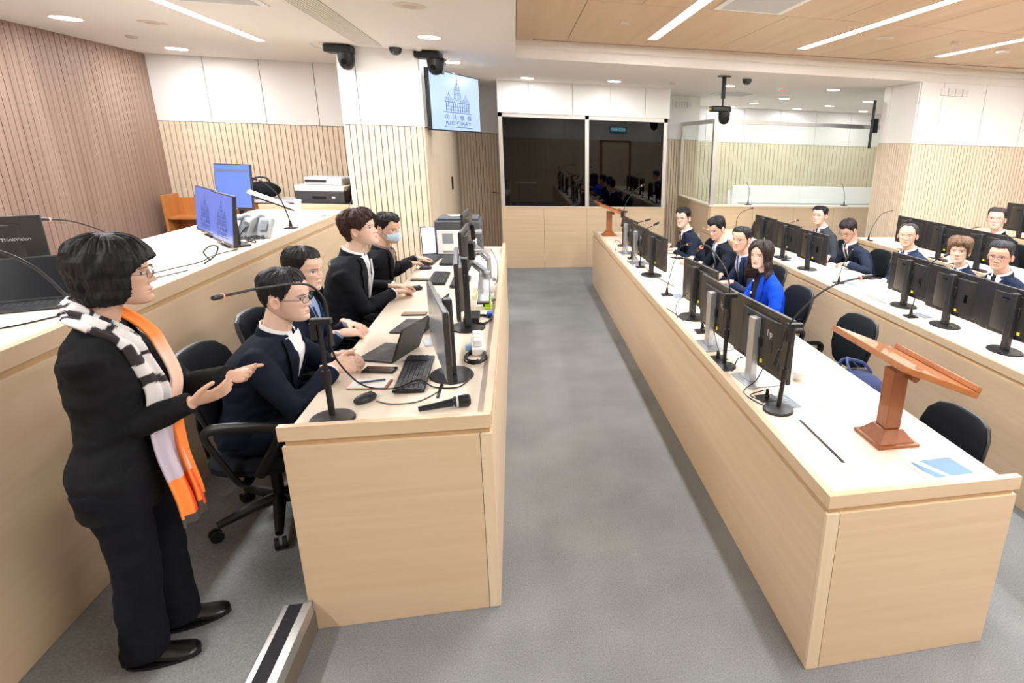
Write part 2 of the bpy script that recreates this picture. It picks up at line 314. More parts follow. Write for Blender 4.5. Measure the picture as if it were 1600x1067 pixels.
# ================================================================ CEILING FIXTURES
def strip(x,y0,y1,z,label,pw):
    t=thing('ceiling_strip_light',label,'light',(x,(y0+y1)/2,z),0,None)
    L=y1-y0
    m=MB(); m.box(-.045,.045,-L/2,L/2,-.004,.0); m.build('diffuser',LIGHTM,t,smooth=False)
    m=MB(); m.box(-.05,-.045,-L/2,L/2,-.006,0); m.box(.045,.05,-L/2,L/2,-.006,0); m.build('trim_frame',WHITE,t,smooth=False)
    a=area('strip_glow',(x,(y0+y1)/2,z-.012),.09,L,pw)
    a.parent=t; a.location=(0,0,-.012)
strip(-2.41,3.6,6.95,CZ,'long white ceiling light strip in the plain ceiling over the judge bench',98)
strip(1.41,3.4,6.40,WZ,'leftmost light strip set in the wood veneer ceiling',75)
strip(3.04,2.6,6.35,WZ,'middle light strip set in the wood veneer ceiling, over the second row',80)
strip(4.63,2.6,6.25,WZ,'rightmost light strip in the wood veneer ceiling, over the third row',75)
for i,(x,y0,y1,z,l) in enumerate(((-2.41,-1.2,2.2,CZ,'ceiling light strip over the near end of the judge bench, out of view behind'),(1.41,-1.2,1.9,WZ,'unseen fill strip added above the near end of the aisle, behind the viewpoint'),(3.04,-1.2,1.6,WZ,'unseen fill strip added above the near end of the front benches, behind the viewpoint'),(4.63,-1.2,1.6,WZ,'unseen fill strip added nearest the right rear corner of the veneer ceiling'),(6.3,1.2,6.2,WZ,'ceiling light strip at the far right of the veneer ceiling beyond the third row'))):
    strip(x,y0,y1,z,l,(70 if y0>0 else 60 if x<0 else 42))  # strips behind the viewpoint are unseen, added as soft ambient fill
DL=[(-3.63,6.29,'recessed downlight above the walnut wall, nearest the top left corner',.10,14),(-3.63,8.01,'recessed downlight near the corner of walnut and pale walls',.10,14),(-.72,6.08,'recessed downlight in front of the column with the wall screen',.09,22),(-.69,7.83,'recessed downlight right above the wall screen',.09,12),
(.21,9.23,'left of the two downlights above the dark glazed booth',.085,10),(1.45,9.04,'right of the two downlights above the dark glazed booth',.085,10),
(3.13,8.83,'downlight just right of the pole-mounted camera',.085,10),(4.72,8.64,'downlight beside the right column above the dock front',.085,10),(4.78,10.48,'downlight just below and right of the red-marked smoke detector',.085,34),(4.74,11.81,'dock ceiling downlight, second from the left in the middle row',.085,16),
(4.72,13.1,'small downlight behind the pole camera head, at the far left of the dock',.085,8),(6.19,12.86,'small dock downlight in the farthest row, centre',.085,8),(6.32,11.66,'dock downlight right of centre, far row but one',.085,16),(6.34,10.29,'dock downlight next to the right column, nearer row',.085,34),(7.73,12.7,'farthest right small downlight over the dock bench',.085,8)]
for x,y,l,r,pw in DL:
    t=thing('downlight',l,'light',(x,y,CZ))
    m=MB(); m.lathe((0,0,0),[(r,-.001),(r+.012,-.004),(r+.014,0)],28); m.build('trim_ring',WHITE,t)
    m=MB(); m.lathe((0,0,0),[(.001,-.005),(r,-.005),(r,-.001)],28); m.build('diffuser',DOWNM,t)
    a=area('downlight_glow',(0,0,-.012),.14,.14,pw); a.data.shape='DISK'; a.parent=t
# slot diffuser left
t=thing('slot_diffuser','long white slotted air grille in the plain ceiling, ending above the column','air vent',(-1.385,3.3,CZ))
m=MB(); m.box(-.12,.12,-3.5,3.5,-.004,0); m.build('grille_frame',mat('grille','B9B0A9',.6),t,smooth=False)
m=MB()
for i in range(11): x=-.115+i*.022; m.box(x,x+.012,-3.49,3.49,-.010,-.0045)
m.build('grille_blades',CEILW,t,smooth=False)
t=thing('slot_diffuser','thin linear air slot running across the wood veneer ceiling','air vent',(4.3,6.72,WZ),-.035)
m=MB(); m.box(-4.1,4.2,-.04,.04,-.004,0); m.build('grille_frame',mat('slot_frame','E3CDB8',.6),t,smooth=False)
m=MB(); m.box(-4.08,4.18,-.026,-.004,-.0065,-.0042); m.box(-4.08,4.18,.004,.026,-.0065,-.0042); m.build('grille_slots',mat('slot_dark','A18F82',.7),t,smooth=False)
def cassette(x0,x1,y0,y1,z,label):
    t=thing('ceiling_air_panel',label,'air panel',((x0+x1)/2,(y0+y1)/2,z)); a=(x1-x0)/2;b=(y1-y0)/2
    m=MB(); m.box(-a,a,-b,b,-.01,0); m.build('panel_frame',WHITE,t,bevel=.003)
    m=MB(); m.box(-a+.05,a-.05,-b+.05,b-.05,-.013,-.0105); m.build('perforated_plate',mat('perforated','C9C9C9',.6,bump=(400,.5)),t)
cassette(-2.28,-1.68,4.53,5.13,CZ,'white square air panel in the plain ceiling between light strip and slot grille')
cassette(1.555,2.12,4.28,4.87,WZ,'white square air panel in the wood veneer ceiling right of the leftmost strip')
cassette(3.35,3.97,9.76,10.4,CZ,'white square access panel in the ceiling behind the pole camera')
def puck(x,y,z,r,label,h=.02,ring=False):
    t=thing('ceiling_speaker' if r>.06 else 'ceiling_sensor',label,'speaker' if r>.06 else 'sensor',(x,y,z))
    m=MB(); m.lathe((0,0,0),[(.001,-h),(r*.8,-h),(r,-h*.4),(r,0)],24); m.build('cover',mat('puck','DDD0C4',.6),t)
    m=MB(); m.lathe((0,0,0),[(.001,-h-.002),(r*.45,-h-.002),(r*.45,-h-.0005)],20); m.build('grille',mat('puck2','CDBFB2',.7),t)
puck(-2.97,6.235,CZ,.11,'flush round speaker in the plain ceiling right of the first downlight',.006); puck(-3.62,7.17,CZ,.05,'small round sensor between the two downlights by the walnut wall')
puck(-.68,4.76,CZ,.11,'flush round speaker at the top edge in front of the column downlights',.006)
puck(.988,5.63,WZ,.045,'small sensor in the wood ceiling left of the leftmost strip'); puck(3.46,5.485,WZ,.09,'flush round speaker in the wood ceiling between middle and right strips',.006)
puck(4.21,5.44,WZ,.045,'small sensor in the wood ceiling above the right strip'); puck(4.92,5.64,WZ,.07,'round grey smoke sensor in the wood ceiling right of the right strip',.03); puck(2.28,8.885,CZ,.045,'small sensor above the right end of the booth')
# smoke detector with red light
t=thing('smoke_detector','white smoke detector with a red light ahead of the dock','smoke detector',(3.91,8.71,CZ))
m=MB(); m.lathe((0,0,0),[(.001,-.05),(.045,-.05),(.06,-.035),(.065,0)],24); m.build('body',WHITE,t)
m=MB(); m.cbox((0,-.045,-.042),(.06,.012,.016)); m.build('indicator',RED,t)
def ptz(t,z0=0):
    m=MB(); m.cbox((-.03,0,z0-.045),(.26,.17,.07)); m.build('mount_body',BLACK,t,bevel=.015)
    h=MB(); h.lathe((.03,0,z0),[(.001,-.235),(.035,-.228),(.062,-.20),(.078,-.15),(.078,-.08)],24); hd=h.build('camera_head',BLACK,t)
    m=MB(); m.tube([(.03,-.045,z0-.16),(.03,-.085,z0-.165)],.026,16); m.build('lens',BLACKG,hd)
    m=MB(); m.cbox((-.165,0,z0-.05),(.02,.05,.03)); m.build('connector',mat('gold_plug','B8A860',.3,metal=1),t)
t=thing('ptz_camera','black remote camera hanging from the ceiling at the column left corner','camera',(-1.66,6.9,CZ),-.1); ptz(t)
m=MB(); m.tube(spl([(-.17,0,-.05),(-.26,0,-.03),(-.3,0,0)],6),.004,6); m.build('signal_cable',LGREY,t)
t=thing('ptz_camera','black remote camera hanging beside the wall screen','camera',(-.82,6.98,CZ),-.15); ptz(t)
m=MB(); m.cbox((.10,.05,-.14),(.03,.1,.16),ry=.25); m.build('side_bracket',BLACKG,t,bevel=.01)
def dome(x,y,label):
    t=thing('dome_camera',label,'camera',(x,y,CZ))
    m=MB(); m.lathe((0,0,0),[(.001,-.012),(.10,-.012),(.125,-.004),(.128,0)],28); m.build('mount_ring',WHITE,t)
    m=MB(); m.lathe((0,0,0),[(.001,-.085),(.03,-.08),(.052,-.06),(.062,-.03),(.062,-.0125)],24); m.build('dome_cover',mat('smoked_dome','3C3E40',.12,spec=.8),t)
dome(-1.14,6.8,'smoked dome camera on the ceiling between the two hanging cameras by the column'); dome(3.0,7.78,'smoked dome camera on the ceiling right of the pole camera')
t=thing('ceiling_hook','small white round ceiling socket between dome camera and wall screen camera','ceiling socket',(-.93,6.86,CZ)); m=MB(); m.lathe((0,0,0),[(.001,-.02),(.03,-.02),(.04,0)],18); m.build('socket',WHITE,t)
t=thing('pole_camera','black remote camera hanging on a ceiling pole in front of the glass dock','camera',(2.664,7.71,CZ))
m=MB(); m.cyl((0,0),.085,-.012,0); m.cyl((0,0),.028,-.27,-.012); m.cyl((0,0),.012,-.36,-.27); m.build('pole',BLACK,t)
ptz(t,-.355)
# white sign boxes
def boxes(x,y,z,rz,n,label):
    t=thing('indicator_boxes',label,'wall indicator',(x,y,z),rz)
    for i in range(n):
        b=MB().box(i*.105,i*.105+.085,-.03,0,-.045,.045).build('indicator_box',WHITE,t,bevel=.004)
        MB().box(i*.105+.015,i*.105+.07,-.0325,-.0305,-.03,.03).build('lens_face',mat('ind_face','E4DEDC',.3) ,b)
boxes(5.40,7.12,2.77,0,4,'row of four small white indicator boxes high on the right column')
boxes(2.90,10.97,2.73,0,3,'row of three small white indicator boxes high on the wall beside the booth')
# ================================================================ SCREEN EMBLEM
def emblem(parent,w,col,T,cjk=True):
    """domed building logo, lines and lettering in the XZ plane facing -Y, w = logo width"""
    u=w/100.
    m=MB()
    def q(x0,x1,z0,z1): m.add([tuple(T@Vector((x*u,-.0015,z*u))) for x,z in ((x0,z0),(x1,z0),(x1,z1),(x0,z1))],[(0,1,2,3)])
    def ln(a,b,t=1.1):
        dx,dz=b[0]-a[0],b[1]-a[1];L=math.hypot(dx,dz);nx,nz=-dz/L*t/2,dx/L*t/2
        m.add([tuple(T@Vector((x*u,-.0015,z*u))) for x,z in ((a[0]-nx,a[1]-nz),(b[0]-nx,b[1]-nz),(b[0]+nx,b[1]+nz),(a[0]+nx,a[1]+nz))],[(0,1,2,3)])
    q(-50,50,0,2); q(-50,50,-44,-42.3); q(-44,44,31,33)
    for x in list(range(-40,41,8)): q(x-1.1,x+1.1,3,30)
    for x in range(-36,37,8): q(x-1.5,x+1.5,8,10); q(x-1.5,x+1.5,18,20)
    for s in (-1,1):
        ln((s*42,33),(s*38,45));ln((s*38,45),(s*30,56));ln((s*30,56),(s*22,45));ln((s*22,45),(s*18,34)); ln((s*40,40),(s*20,40),.8); ln((s*30,56),(s*30,61),.9)
        for k in range(5): ln((s*(36-3.4*k),34),(s*(34-2.4*k),50-abs(k-2)*2),.7)
        ln((s*12,34),(s*11,55));ln((s*11,55),(s*10,70));ln((s*10,70),(s*5,84));ln((s*5,84),(s*2,92))
        ln((s*18,34),(0,42)); ln((s*6,44),(s*5,82),.8)
    ln((-12,44),(12,44));ln((-11,56),(11,56));ln((-11,60),(11,60),.8);ln((-10,70),(10,70));ln((-8,77),(8,77),.7);q(-.8,.8,84,106);q(-3,3,98,99.4)
    ln((0,44),(0,84),.8)
    m.build('emblem_lines',col,parent,smooth=False)
    B=T@Matrix.Translation((0,-.0018,0))
    Rx=Euler((PI/2,0,0)).to_matrix().to_4x4()
    for i,ch in enumerate('司法機構'):
        text(ch,17*u,col,parent,B@Matrix.Translation(((-39+26*i)*u,0,-14*u))@Rx,'lettering',ext=0.0002)
    text('JUDICIARY',17*u,col,parent,B@Matrix.Translation((0,0,-32*u))@Rx,'lettering',ext=.0002,sx=1.12)
SCR_TV=mat('tv_screen','202838',.2,emit='B9D2FF',es=1.15); SCR_DK=mat('emblem_ink','48699A',.5)
t=thing('wall_screen','large wall screen beside the column showing a domed building emblem and JUDICIARY','television',(-.64,7.5,2.41),math.atan2(1.0,.46),rx=0)
Wt=.55
m=MB(); m.box(-Wt,Wt,0,.05,-.315,.315); m.build('bezel',BLACK,t,bevel=.006)
m=MB(); m.box(-Wt+.012,Wt-.012,-.003,-.0005,-.303,.303); s=m.build('screen',SCR_TV,t)
emblem(s,.36,SCR_DK,Matrix.Translation((.02,-.003,-.115))@Matrix.Diagonal((1.75,1,1,1)))
m=MB(); m.box(-.35,.35,.05,.09,-.2,.2); m.build('rear_housing',DGREY,t,bevel=.01)
m=MB(); m.cbox((0,.17,0),(.1,.2,.12)); m.build('wall_bracket',LGREY,t)
t=thing('wall_screen','black wall screen seen edge-on on the hidden side of the right column','television',(5.30,8.42,2.38),math.atan2(8.42,5.30))
m=MB(); m.box(-.52,.55,-.02,.02,-.32,.33); m.build('bezel',BLACK,t,bevel=.004)
m=MB(); m.box(-.1,.1,-.09,-.02,-.1,.1); m.build('wall_bracket',DGREY,t)
# ================================================================ DESKS
def desk(label,x0,x1,y0,y1,zf,ztop,zwork,fascia=.055,gap=.02,face='L',name='bench_desk',near=True,wx1=None,dz=.0):
    """long desk along Y; fronts at x0; worktop recessed"""
    t=thing(name,label,'desk',(x0,y0,zf))
    L=y1-y0; W=x1-x0; zt=ztop-zf; zw=zwork-zf; fb=zt-fascia; bt=fb-gap
    wx1=W if wx1 is None else wx1
    def p(nm,m_,*bxs,bev=.0015):
        m=MB(); 
        for b in bxs: m.box(*b)
        return m.build(nm,m_,t,smooth=False,bevel=bev)
    if face=='L':   # front panel on the low-x side
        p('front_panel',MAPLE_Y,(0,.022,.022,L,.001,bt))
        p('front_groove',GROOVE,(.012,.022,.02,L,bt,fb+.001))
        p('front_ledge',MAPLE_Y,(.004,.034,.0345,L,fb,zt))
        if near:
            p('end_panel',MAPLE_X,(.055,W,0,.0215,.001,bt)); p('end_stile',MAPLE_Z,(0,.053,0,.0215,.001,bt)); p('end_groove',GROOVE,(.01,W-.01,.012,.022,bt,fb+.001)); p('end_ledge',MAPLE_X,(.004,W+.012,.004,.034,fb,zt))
        p('worktop',MAPLE_TOP_LIT,(.0345,wx1,.035,L,zw-.03,zw))
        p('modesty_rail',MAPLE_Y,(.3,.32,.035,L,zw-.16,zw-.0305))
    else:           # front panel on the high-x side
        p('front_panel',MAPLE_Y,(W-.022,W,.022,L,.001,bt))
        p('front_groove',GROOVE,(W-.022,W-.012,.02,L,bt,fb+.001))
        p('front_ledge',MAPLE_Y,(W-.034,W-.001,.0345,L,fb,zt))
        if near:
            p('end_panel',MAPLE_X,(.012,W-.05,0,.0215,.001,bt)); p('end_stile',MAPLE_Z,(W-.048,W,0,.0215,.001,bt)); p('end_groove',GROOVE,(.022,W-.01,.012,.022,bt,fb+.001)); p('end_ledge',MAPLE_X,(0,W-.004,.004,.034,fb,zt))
        p('worktop',MAPLE_TOP_LIT,(.022,W-.0345,.035,L,zw-.03,zw))
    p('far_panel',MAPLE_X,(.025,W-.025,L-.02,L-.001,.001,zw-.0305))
    return t
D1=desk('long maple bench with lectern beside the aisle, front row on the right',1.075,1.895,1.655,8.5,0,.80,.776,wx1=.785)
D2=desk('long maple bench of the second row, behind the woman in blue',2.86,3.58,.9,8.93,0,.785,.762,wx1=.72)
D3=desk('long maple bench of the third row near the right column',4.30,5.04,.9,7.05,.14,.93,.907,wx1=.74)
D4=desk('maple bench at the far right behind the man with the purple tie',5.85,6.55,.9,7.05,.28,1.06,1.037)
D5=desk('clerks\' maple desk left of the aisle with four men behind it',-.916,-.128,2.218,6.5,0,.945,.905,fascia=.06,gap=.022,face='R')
m=MB(); m.box(4.2,8.78,-1.7,7.12,.0005,.14); struct(m.build('trim_5',CARPET,smooth=False)); m=MB(); m.box(5.6,8.78,-1.7,7.12,.14,.28); struct(m.build('trim_6',CARPET,smooth=False))
# judge bench
t=thing('judge_bench','high maple judge bench running diagonally up the left side of the picture','bench',(-2.8,-.6,.153))
def jp(nm,m_,*b,bev=.0015):
    m=MB(); 
    for q in b: m.box(*q)
    return m.build(nm,m_,t,smooth=False,bevel=bev)
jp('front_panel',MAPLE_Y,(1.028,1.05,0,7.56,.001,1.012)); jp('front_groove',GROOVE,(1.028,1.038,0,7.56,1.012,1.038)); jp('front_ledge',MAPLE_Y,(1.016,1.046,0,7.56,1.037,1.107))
jp('worktop',MAPLE_TOP_LIT,(0,1.0155,0,7.85,1.02,1.055)); jp('far_ledge',MAPLE_X,(0,1.04,7.9,7.93,.95,1.107)); jp('back_rail',MAPLE_Y,(.02,.04,0,7.85,.9,1.0195))
# corner of a light wood top at the lower edge of the picture
t=thing('side_table','pale wooden table corner just entering at the bottom edge, right of centre','table',(.585,.97,0),.12)
m=MB(); m.box(-.62,0,-.7,0,.77,.80); m.build('table_top',MAPLE_TOP_LIT,t,bevel=.002)
for x,y in ((-.58,-.66),(-.04,-.66),(-.58,-.04),(-.06,-.06)): m=MB(); m.box(x-.02,x+.02,y-.02,y+.02,.001,.7695); m.build('leg',MAPLE_Z,t,bevel=.002)
# ================================================================ DOCK
t=thing('dock_enclosure','glass dock enclosure with steel frame and maple base at the back right','dock',(3.0,9.0,0))
m=MB(); m.use(MAPLE_X)
for i in range(4): m.box(.02+i*.72,.02+(i+1)*.72-.004,.001,.04,.001,1.10)
m.build('front_panel',None,t,smooth=False,bevel=.001)
m=MB(); m.box(0,.04,.041,1.93,.001,1.10); m.build('side_panel',ORANGEWOOD if False else MAPLE_Y,t,smooth=False)
m=MB(); m.box(-.015,2.9,-.015,.10,1.101,1.13); m.box(-.015,.10,.101,1.93,1.101,1.13); m.build('sill',MAPLE_TOP_LIT,t,smooth=False,bevel=.002)
m=MB(); m.box(.0,.075,.0,.075,1.131,2.42); m.build('frame_post',STEEL,t,smooth=False,bevel=.002); m=MB(); m.box(.0,.05,1.87,1.92,1.131,2.42); m.build('frame_post',STEEL,t,smooth=False,bevel=.002)
m=MB(); m.box(.076,2.86,.0,.06,2.36,2.42); m.box(.0,.06,.076,1.869,2.36,2.42); m.build('top_rail',STEEL,t,smooth=False,bevel=.002)
for a,b in ((.08,.80),(.806,1.50),(1.506,2.22),(2.226,2.86)):
    m=MB(); m.box(a,b,.03,.042,1.131,2.359); m.build('glass_pane',GLASS,t,smooth=False)
m=MB(); m.box(.03,.042,.08,1.865,1.131,2.359); m.build('glass_pane',GLASS,t,smooth=False)
m=MB(); m.cbox((-.008,.45,.55),(.012,.08,.12)); m.build('wall_socket',WHITE,t,bevel=.002)
# pale bench inside the dock
t=thing('dock_bench','long white bench with a shaped end inside the glass dock','bench',(4.35,11.9,0))
prof=[(0,0),(.55,0),(.55,.42),(.50,.46),(.16,.50),(.12,.62),(.04,.95),(0,1.16)]
m=MB(); m.add([(0,-y,z) for y,z in prof]+[(.06,-y,z) for y,z in prof],[tuple(range(8)),tuple(range(8,16))[::-1]]+[(i,(i+1)%8,8+(i+1)%8,8+i) for i in range(8)]); m.build('bench_end',WHITE,t,smooth=False)
m=MB(); m.box(.061,4.2,-.5,-.05,.38,.44); m.build('seat',WHITE,t,bevel=.005); m=MB(); m.box(.061,4.2,-.1,-.04,.445,1.26); m.build('backrest',WHITE,t,bevel=.005)
m=MB(); m.box(.2,4.2,-.115,-.1005,.9,.92); m.build('back_rail',LGREY,t); m=MB(); m.box(.061,4.2,-.47,-.44,.001,.3795); m.build('kickboard',WHITE,t)
# ================================================================ ELECTRONICS
def monitor(label,loc,rz,w=.54,h=.32,zb=.09,style='black',screen=None,tilt=0,group=None,label2=True):
    t=thing('monitor',label,'monitor',loc,rz,group)
    T=Matrix.Translation((0,.045,zb+h/2))@Euler((tilt,0,0)).to_matrix().to_4x4()
    m=MB(); m.box(-w/2,w/2,-.012,.010,-h/2,h/2,T)
    pts=[(-w*.36,-.012),(w*.36,-.012),(w*.30,-.032),(-w*.30,-.032)]
    vs=[tuple(T@Vector((x,y,z*h))) for z in (-.40,.38) for x,y in pts]; m.add(vs,[(0,1,2,3),(7,6,5,4),(0,4,5,1),(1,5,6,2),(2,6,7,3),(3,7,4,0)])
    hs=m.build('housing',MONBACK,t,bevel=.003)
    m=MB(); m.box(-w/2+.008,w/2-.008,.0102,.0125,-h/2+.015,h/2-.008,T); sc=m.build('screen',screen or mat('screen_off','14171C',.12,spec=.8),t)
    if style=='black':
        m=MB(); m.box(-.026,.026,-.022,.018,.012,zb+h*.94); m.build('stand_column',DGREY,t,bevel=.006)
        m=MB(); m.lathe((0,.0,0),[(.001,.013),(.085,.012),(.115,.008),(.12,0)],32,sx=1.0,sy=.86); m.build('stand_base',BLACK,t)
        m=MB(); m.cbox((0,.014,zb+h*.56),(.09,.03,.07)); m.build('mount_head',BLACK,t,bevel=.006)
    elif style=='silver':
        m=MB(); m.box(-.031,.031,-.028,.012,.008,zb+h*.83); m.build('stand_column',SILVER,t,bevel=.003)
        m=MB(); m.box(-.11,.11,-.07,.13,.0005,.008); m.build('stand_base',SILVER,t,bevel=.002)
        m=MB(); m.cbox((.0,.012,zb+h*.45),(.11,.02,.05)); m.build('mount_head',BLACK,t,bevel=.003)
        text('hp',.05,LGREY,hs,T@Matrix.Translation((.125,-.0335,h*.16))@Euler((PI/2,0,0)).to_matrix().to_4x4(),'logo_lettering')
    else:
        m=MB(); m.cbox((0,.0,zb+h*.5),(.12,.05,.12)); m.build('mount_head',BLACK,t,bevel=.004)
        m=MB(); m.tube([(0,-.0,zb+h*.5),(.02,-.07,zb+h*.5)],.018,12); m.build('mount_joint',SILVER,t)
    if label2 and style!='arm':
        m=MB(); m.box(.05,.072,-.0345,-.0325,-.37*h,-.31*h,T); m.build('yellow_sticker',YELLOW,hs)
        m=MB(); m.box(w*.22,w*.27,-.0345,-.0325,-.12*h,.06*h,T); m.build('port_recess',BLACKG,hs); m=MB(); m.box(-w*.2,-w*.06,-.034,-.0322,.26*h,.29*h,T); m.build('vent_slot',BLACKG,hs)
    return t
ZR=.7765
monitor('nearest monitor on the front row, silver stand, back turned with hp logo',(1.235,2.80,ZR),-PI/2+.12,w=.58,h=.34,zb=.085,style='silver')
monitor('silver-stand monitor in front of the woman in blue, second from the lectern',(1.19,3.39,ZR),-PI/2+.08,w=.56,h=.33,zb=.085,style='silver')
monitor('black oval-base monitor, farthest of the near trio on the front row',(1.265,4.04,ZR),-PI/2+.14,w=.56,h=.32,zb=.085)
monitor('black oval-base monitor before the first seated man, nearest of the far trio',(1.28,5.52,ZR),-PI/2+.12,w=.56,h=.32,zb=.085)
monitor('silver-stand monitor in the middle of the far front-row trio',(1.24,6.11,ZR),-PI/2+.1,w=.54,h=.32,zb=.085,style='silver')
monitor('silver-stand monitor next to the far lectern on the front row',(1.245,6.72,ZR),-PI/2+.1,w=.54,h=.32,zb=.085,style='silver')
Z2=.7625
monitor('farthest black monitor of the second row, beyond the grey-suited man',(3.10,7.10,Z2),-PI/2+.1,zb=.085)
monitor('middle black monitor of the far second-row trio, in front of the grey suit',(3.10,6.44,Z2),-PI/2+.1,zb=.085)
monitor('near black monitor of the far second-row trio, before the man writing',(3.075,5.76,Z2),-PI/2+.1,zb=.085)
monitor('second-row black monitor right in front of the man with the blue tie',(3.18,4.22,Z2),-PI/2+.04,w=.56,h=.33,zb=.085)
monitor('second-row black monitor in front of the short-haired woman',(3.14,3.66,Z2),-PI/2+.04,w=.56,h=.33,zb=.085)
monitor('second-row black monitor before the man with thin glasses at right',(3.14,3.08,Z2),-PI/2+.04,w=.56,h=.33,zb=.085)
monitor('second-row black monitor cut by the right picture edge',(3.15,2.50,Z2),-PI/2+.04,w=.56,h=.33,zb=.085)
Z3=.9075
monitor('third-row black monitor, leftmost, behind the head of the man with blue tie',(4.44,6.02,Z3),-PI/2,w=.54,h=.31,zb=.07)
monitor('third-row black monitor behind the man with the blue tie, second from left',(4.44,5.46,Z3),-PI/2,w=.54,h=.31,zb=.07)
monitor('third-row black monitor behind the short-haired woman, below the purple tie',(4.44,4.90,Z3),-PI/2,w=.54,h=.31,zb=.07)
monitor('black monitor at the right edge behind the man with the purple tie',(6.0,6.05,1.0375),-PI/2,w=.6,h=.33,zb=.08)
monitor('black monitor farther right on the last row, mostly out of frame',(6.0,5.42,1.0375),-PI/2,w=.6,h=.33,zb=.08)
ZL=.9055
refl=mat('screen_painted_reflection','9AA0A6',.18,spec=.8)  # grey base colour paints in the pale reflection on these switched-off screens
monitor('large monitor with grey reflecting screen nearest on the clerks\' desk',(-.335,2.77,ZL),PI/2+.235,w=.62,h=.32,zb=.085,screen=refl)
monitor('monitor seen edge-on on a black pole in the middle of the clerks\' desk',(-.315,3.55,ZL),PI/2+.085,w=.56,h=.33,zb=.12,screen=refl)
monitor('arm-mounted black monitor toward the printer on the clerks\' desk, nearer one',(-.33,4.35,ZL),PI/2-.03,w=.5,h=.33,zb=.17,style='arm',label2=False)
monitor('arm-mounted black monitor closest to the printer on the clerks\' desk',(-.36,4.95,ZL),PI/2-.04,w=.5,h=.33,zb=.22,style='arm',label2=False)
def monitor_arm(label,loc,rz,h,L,up=.0):
    t=thing('swing_mount',label,'monitor arm',loc,rz)
    m=MB(); m.lathe((0,0,0),[(.001,.02),(.045,.018),(.05,0)],20); m.cyl((0,0),.018,.02,h); m.build('arm_post',SILVER,t)
    m=MB(); m.cbox((0,L/2,h+up/2),(.045,L,.03),rx=math.atan2(up,L)); m.build('arm_beam',SILVER,t,bevel=.008)
    m=MB(); m.cbox((0,L/2,h+up/2-.022),(.03,L*.9,.012),rx=math.atan2(up,L)); m.build('cable_channel',DGREY,t)
    m=MB(); m.ell((0,L,h+up),(.03,.03,.03)); m.build('arm_joint',LGREY,t); return t
monitor_arm('silver monitor arm sloping up behind the far clerks\' monitors',(-.235,4.85,ZL),.35,.18,.42,.05)
monitor_arm('silver monitor arm nearer the aisle between two clerks\' monitors',(-.22,4.2,ZL),.3,.2,.36,.0)
t=thing('document_tray','slanted silver document tray on a black leg along the clerks\' desk ledge','tray',(-.24,3.98,ZL),0)
m=MB(); m.cbox((0,.1,.135),(.075,.42,.014),rx=.30); m.build('tray_plate',SILVER,t,bevel=.003); m=MB(); m.cbox((0,.1,.122),(.08,.42,.01),rx=.30); m.build('tray_frame',DGREY,t)
m=MB(); m.box(-.012,.012,.05,.075,0,.105); m.build('tray_leg',BLACK,t)
def keyboard(label,loc,rz,w=.44,d=.135):
    t=thing('keyboard',label,'keyboard',loc,rz); T=Euler((.05,0,0)).to_matrix().to_4x4()
    m=MB(); m.box(-w/2,w/2,-d/2,d/2,.004,.018,T); m.build('case',BLACK,t,bevel=.004)
    m=MB(); n=int(w/.0195)
    for r in range(6):
        y=-d/2+.012+r*(d-.024)/5.9; x=-w/2+.01
        while x<w/2-.02:
            kw=.016 if not(r==0 and -.08<x<.02) else .1
            if not (.125<x+w*.0<.135): m.box(x,min(x+kw,w/2-.006),y,y+.0155,.018,.0225,T)
            x+=kw+.0035
    m.build('keys',KEY,t); return t
def mouse(label,loc,rz):
    t=thing('computer_mouse',label,'mouse',loc,rz)
    m=MB(); m.ell((0,0,.012),(.031,.055,.022)); o=m.build('shell',DGREY,t); 
    m=MB(); m.tube([(0,.02,.033),(0,.035,.030)],.004,8); m.build('wheel',BLACK,t); return t
def laptop(label,loc,rz,w=.29,d=.2,ang=1.9,scr=None,frame=BLACK,h=None):
    t=thing('laptop',label,'laptop',loc,rz); h=h or d
    m=MB(); m.box(-w/2,w/2,-d/2,d/2,.0,.010); m.build('base',DGREY,t,bevel=.003)
    m=MB()
    for r in range(5):
        for c in range(12): m.box(-w/2+.02+c*(w-.04)/12,-w/2+.02+(c+.82)*(w-.04)/12,-d/2+.085+r*.0185,-d/2+.085+r*.0185+.015,.010,.0115)
    m.build('keys',KEY,t)
    m=MB(); m.box(-.05,.05,-d/2+.012,-d/2+.07,.0101,.0108); m.build('touchpad',mat('touchpad','3A3B3E',.3),t)
    T=Matrix.Translation((0,d/2,.012))@Euler((ang-PI/2,0,0)).to_matrix().to_4x4()   # lid
    T=Matrix.Translation((0,d/2-.005,.010))@Euler((-(ang-PI/2),0,0)).to_matrix().to_4x4()
    m=MB(); m.box(-w/2,w/2,0,.008,0,h,T); lid=m.build('lid',frame,t,bevel=.002)
    m=MB(); m.box(-w/2+.008,w/2-.008,-.0015,-.0002,.01,h-.008,T); m.build('screen',scr or mat('laptop_screen','0C1018',.3,spec=.25),lid); return t
def phone(label,loc,rz,col=BLACKG):
    t=thing('smartphone',label,'phone',loc,rz); m=MB(); m.box(-.037,.037,-.076,.076,0,.009); m.build('case',DGREY,t,bevel=.003); m=MB(); m.box(-.034,.034,-.073,.073,.0091,.0097); m.build('screen',col,t); return t
keyboard('black keyboard nearest on the clerks\' desk, beside the large grey screen',(-.508,2.80,ZL),PI/2+.02,w=.46)
keyboard('black keyboard with the pale sticker in front of the brown-haired man',(-.64,4.92,ZL),PI/2)
keyboard('black keyboard partly hidden behind the pole monitor',(-.46,4.78,ZL),PI/2,w=.4)
keyboard('black keyboard under the hands of the masked man',(-.81,5.72,ZL),PI/2-.1)
keyboard('black keyboard right of the masked man\'s keyboard, before the printer',(-.64,5.69,ZL),PI/2,w=.44)
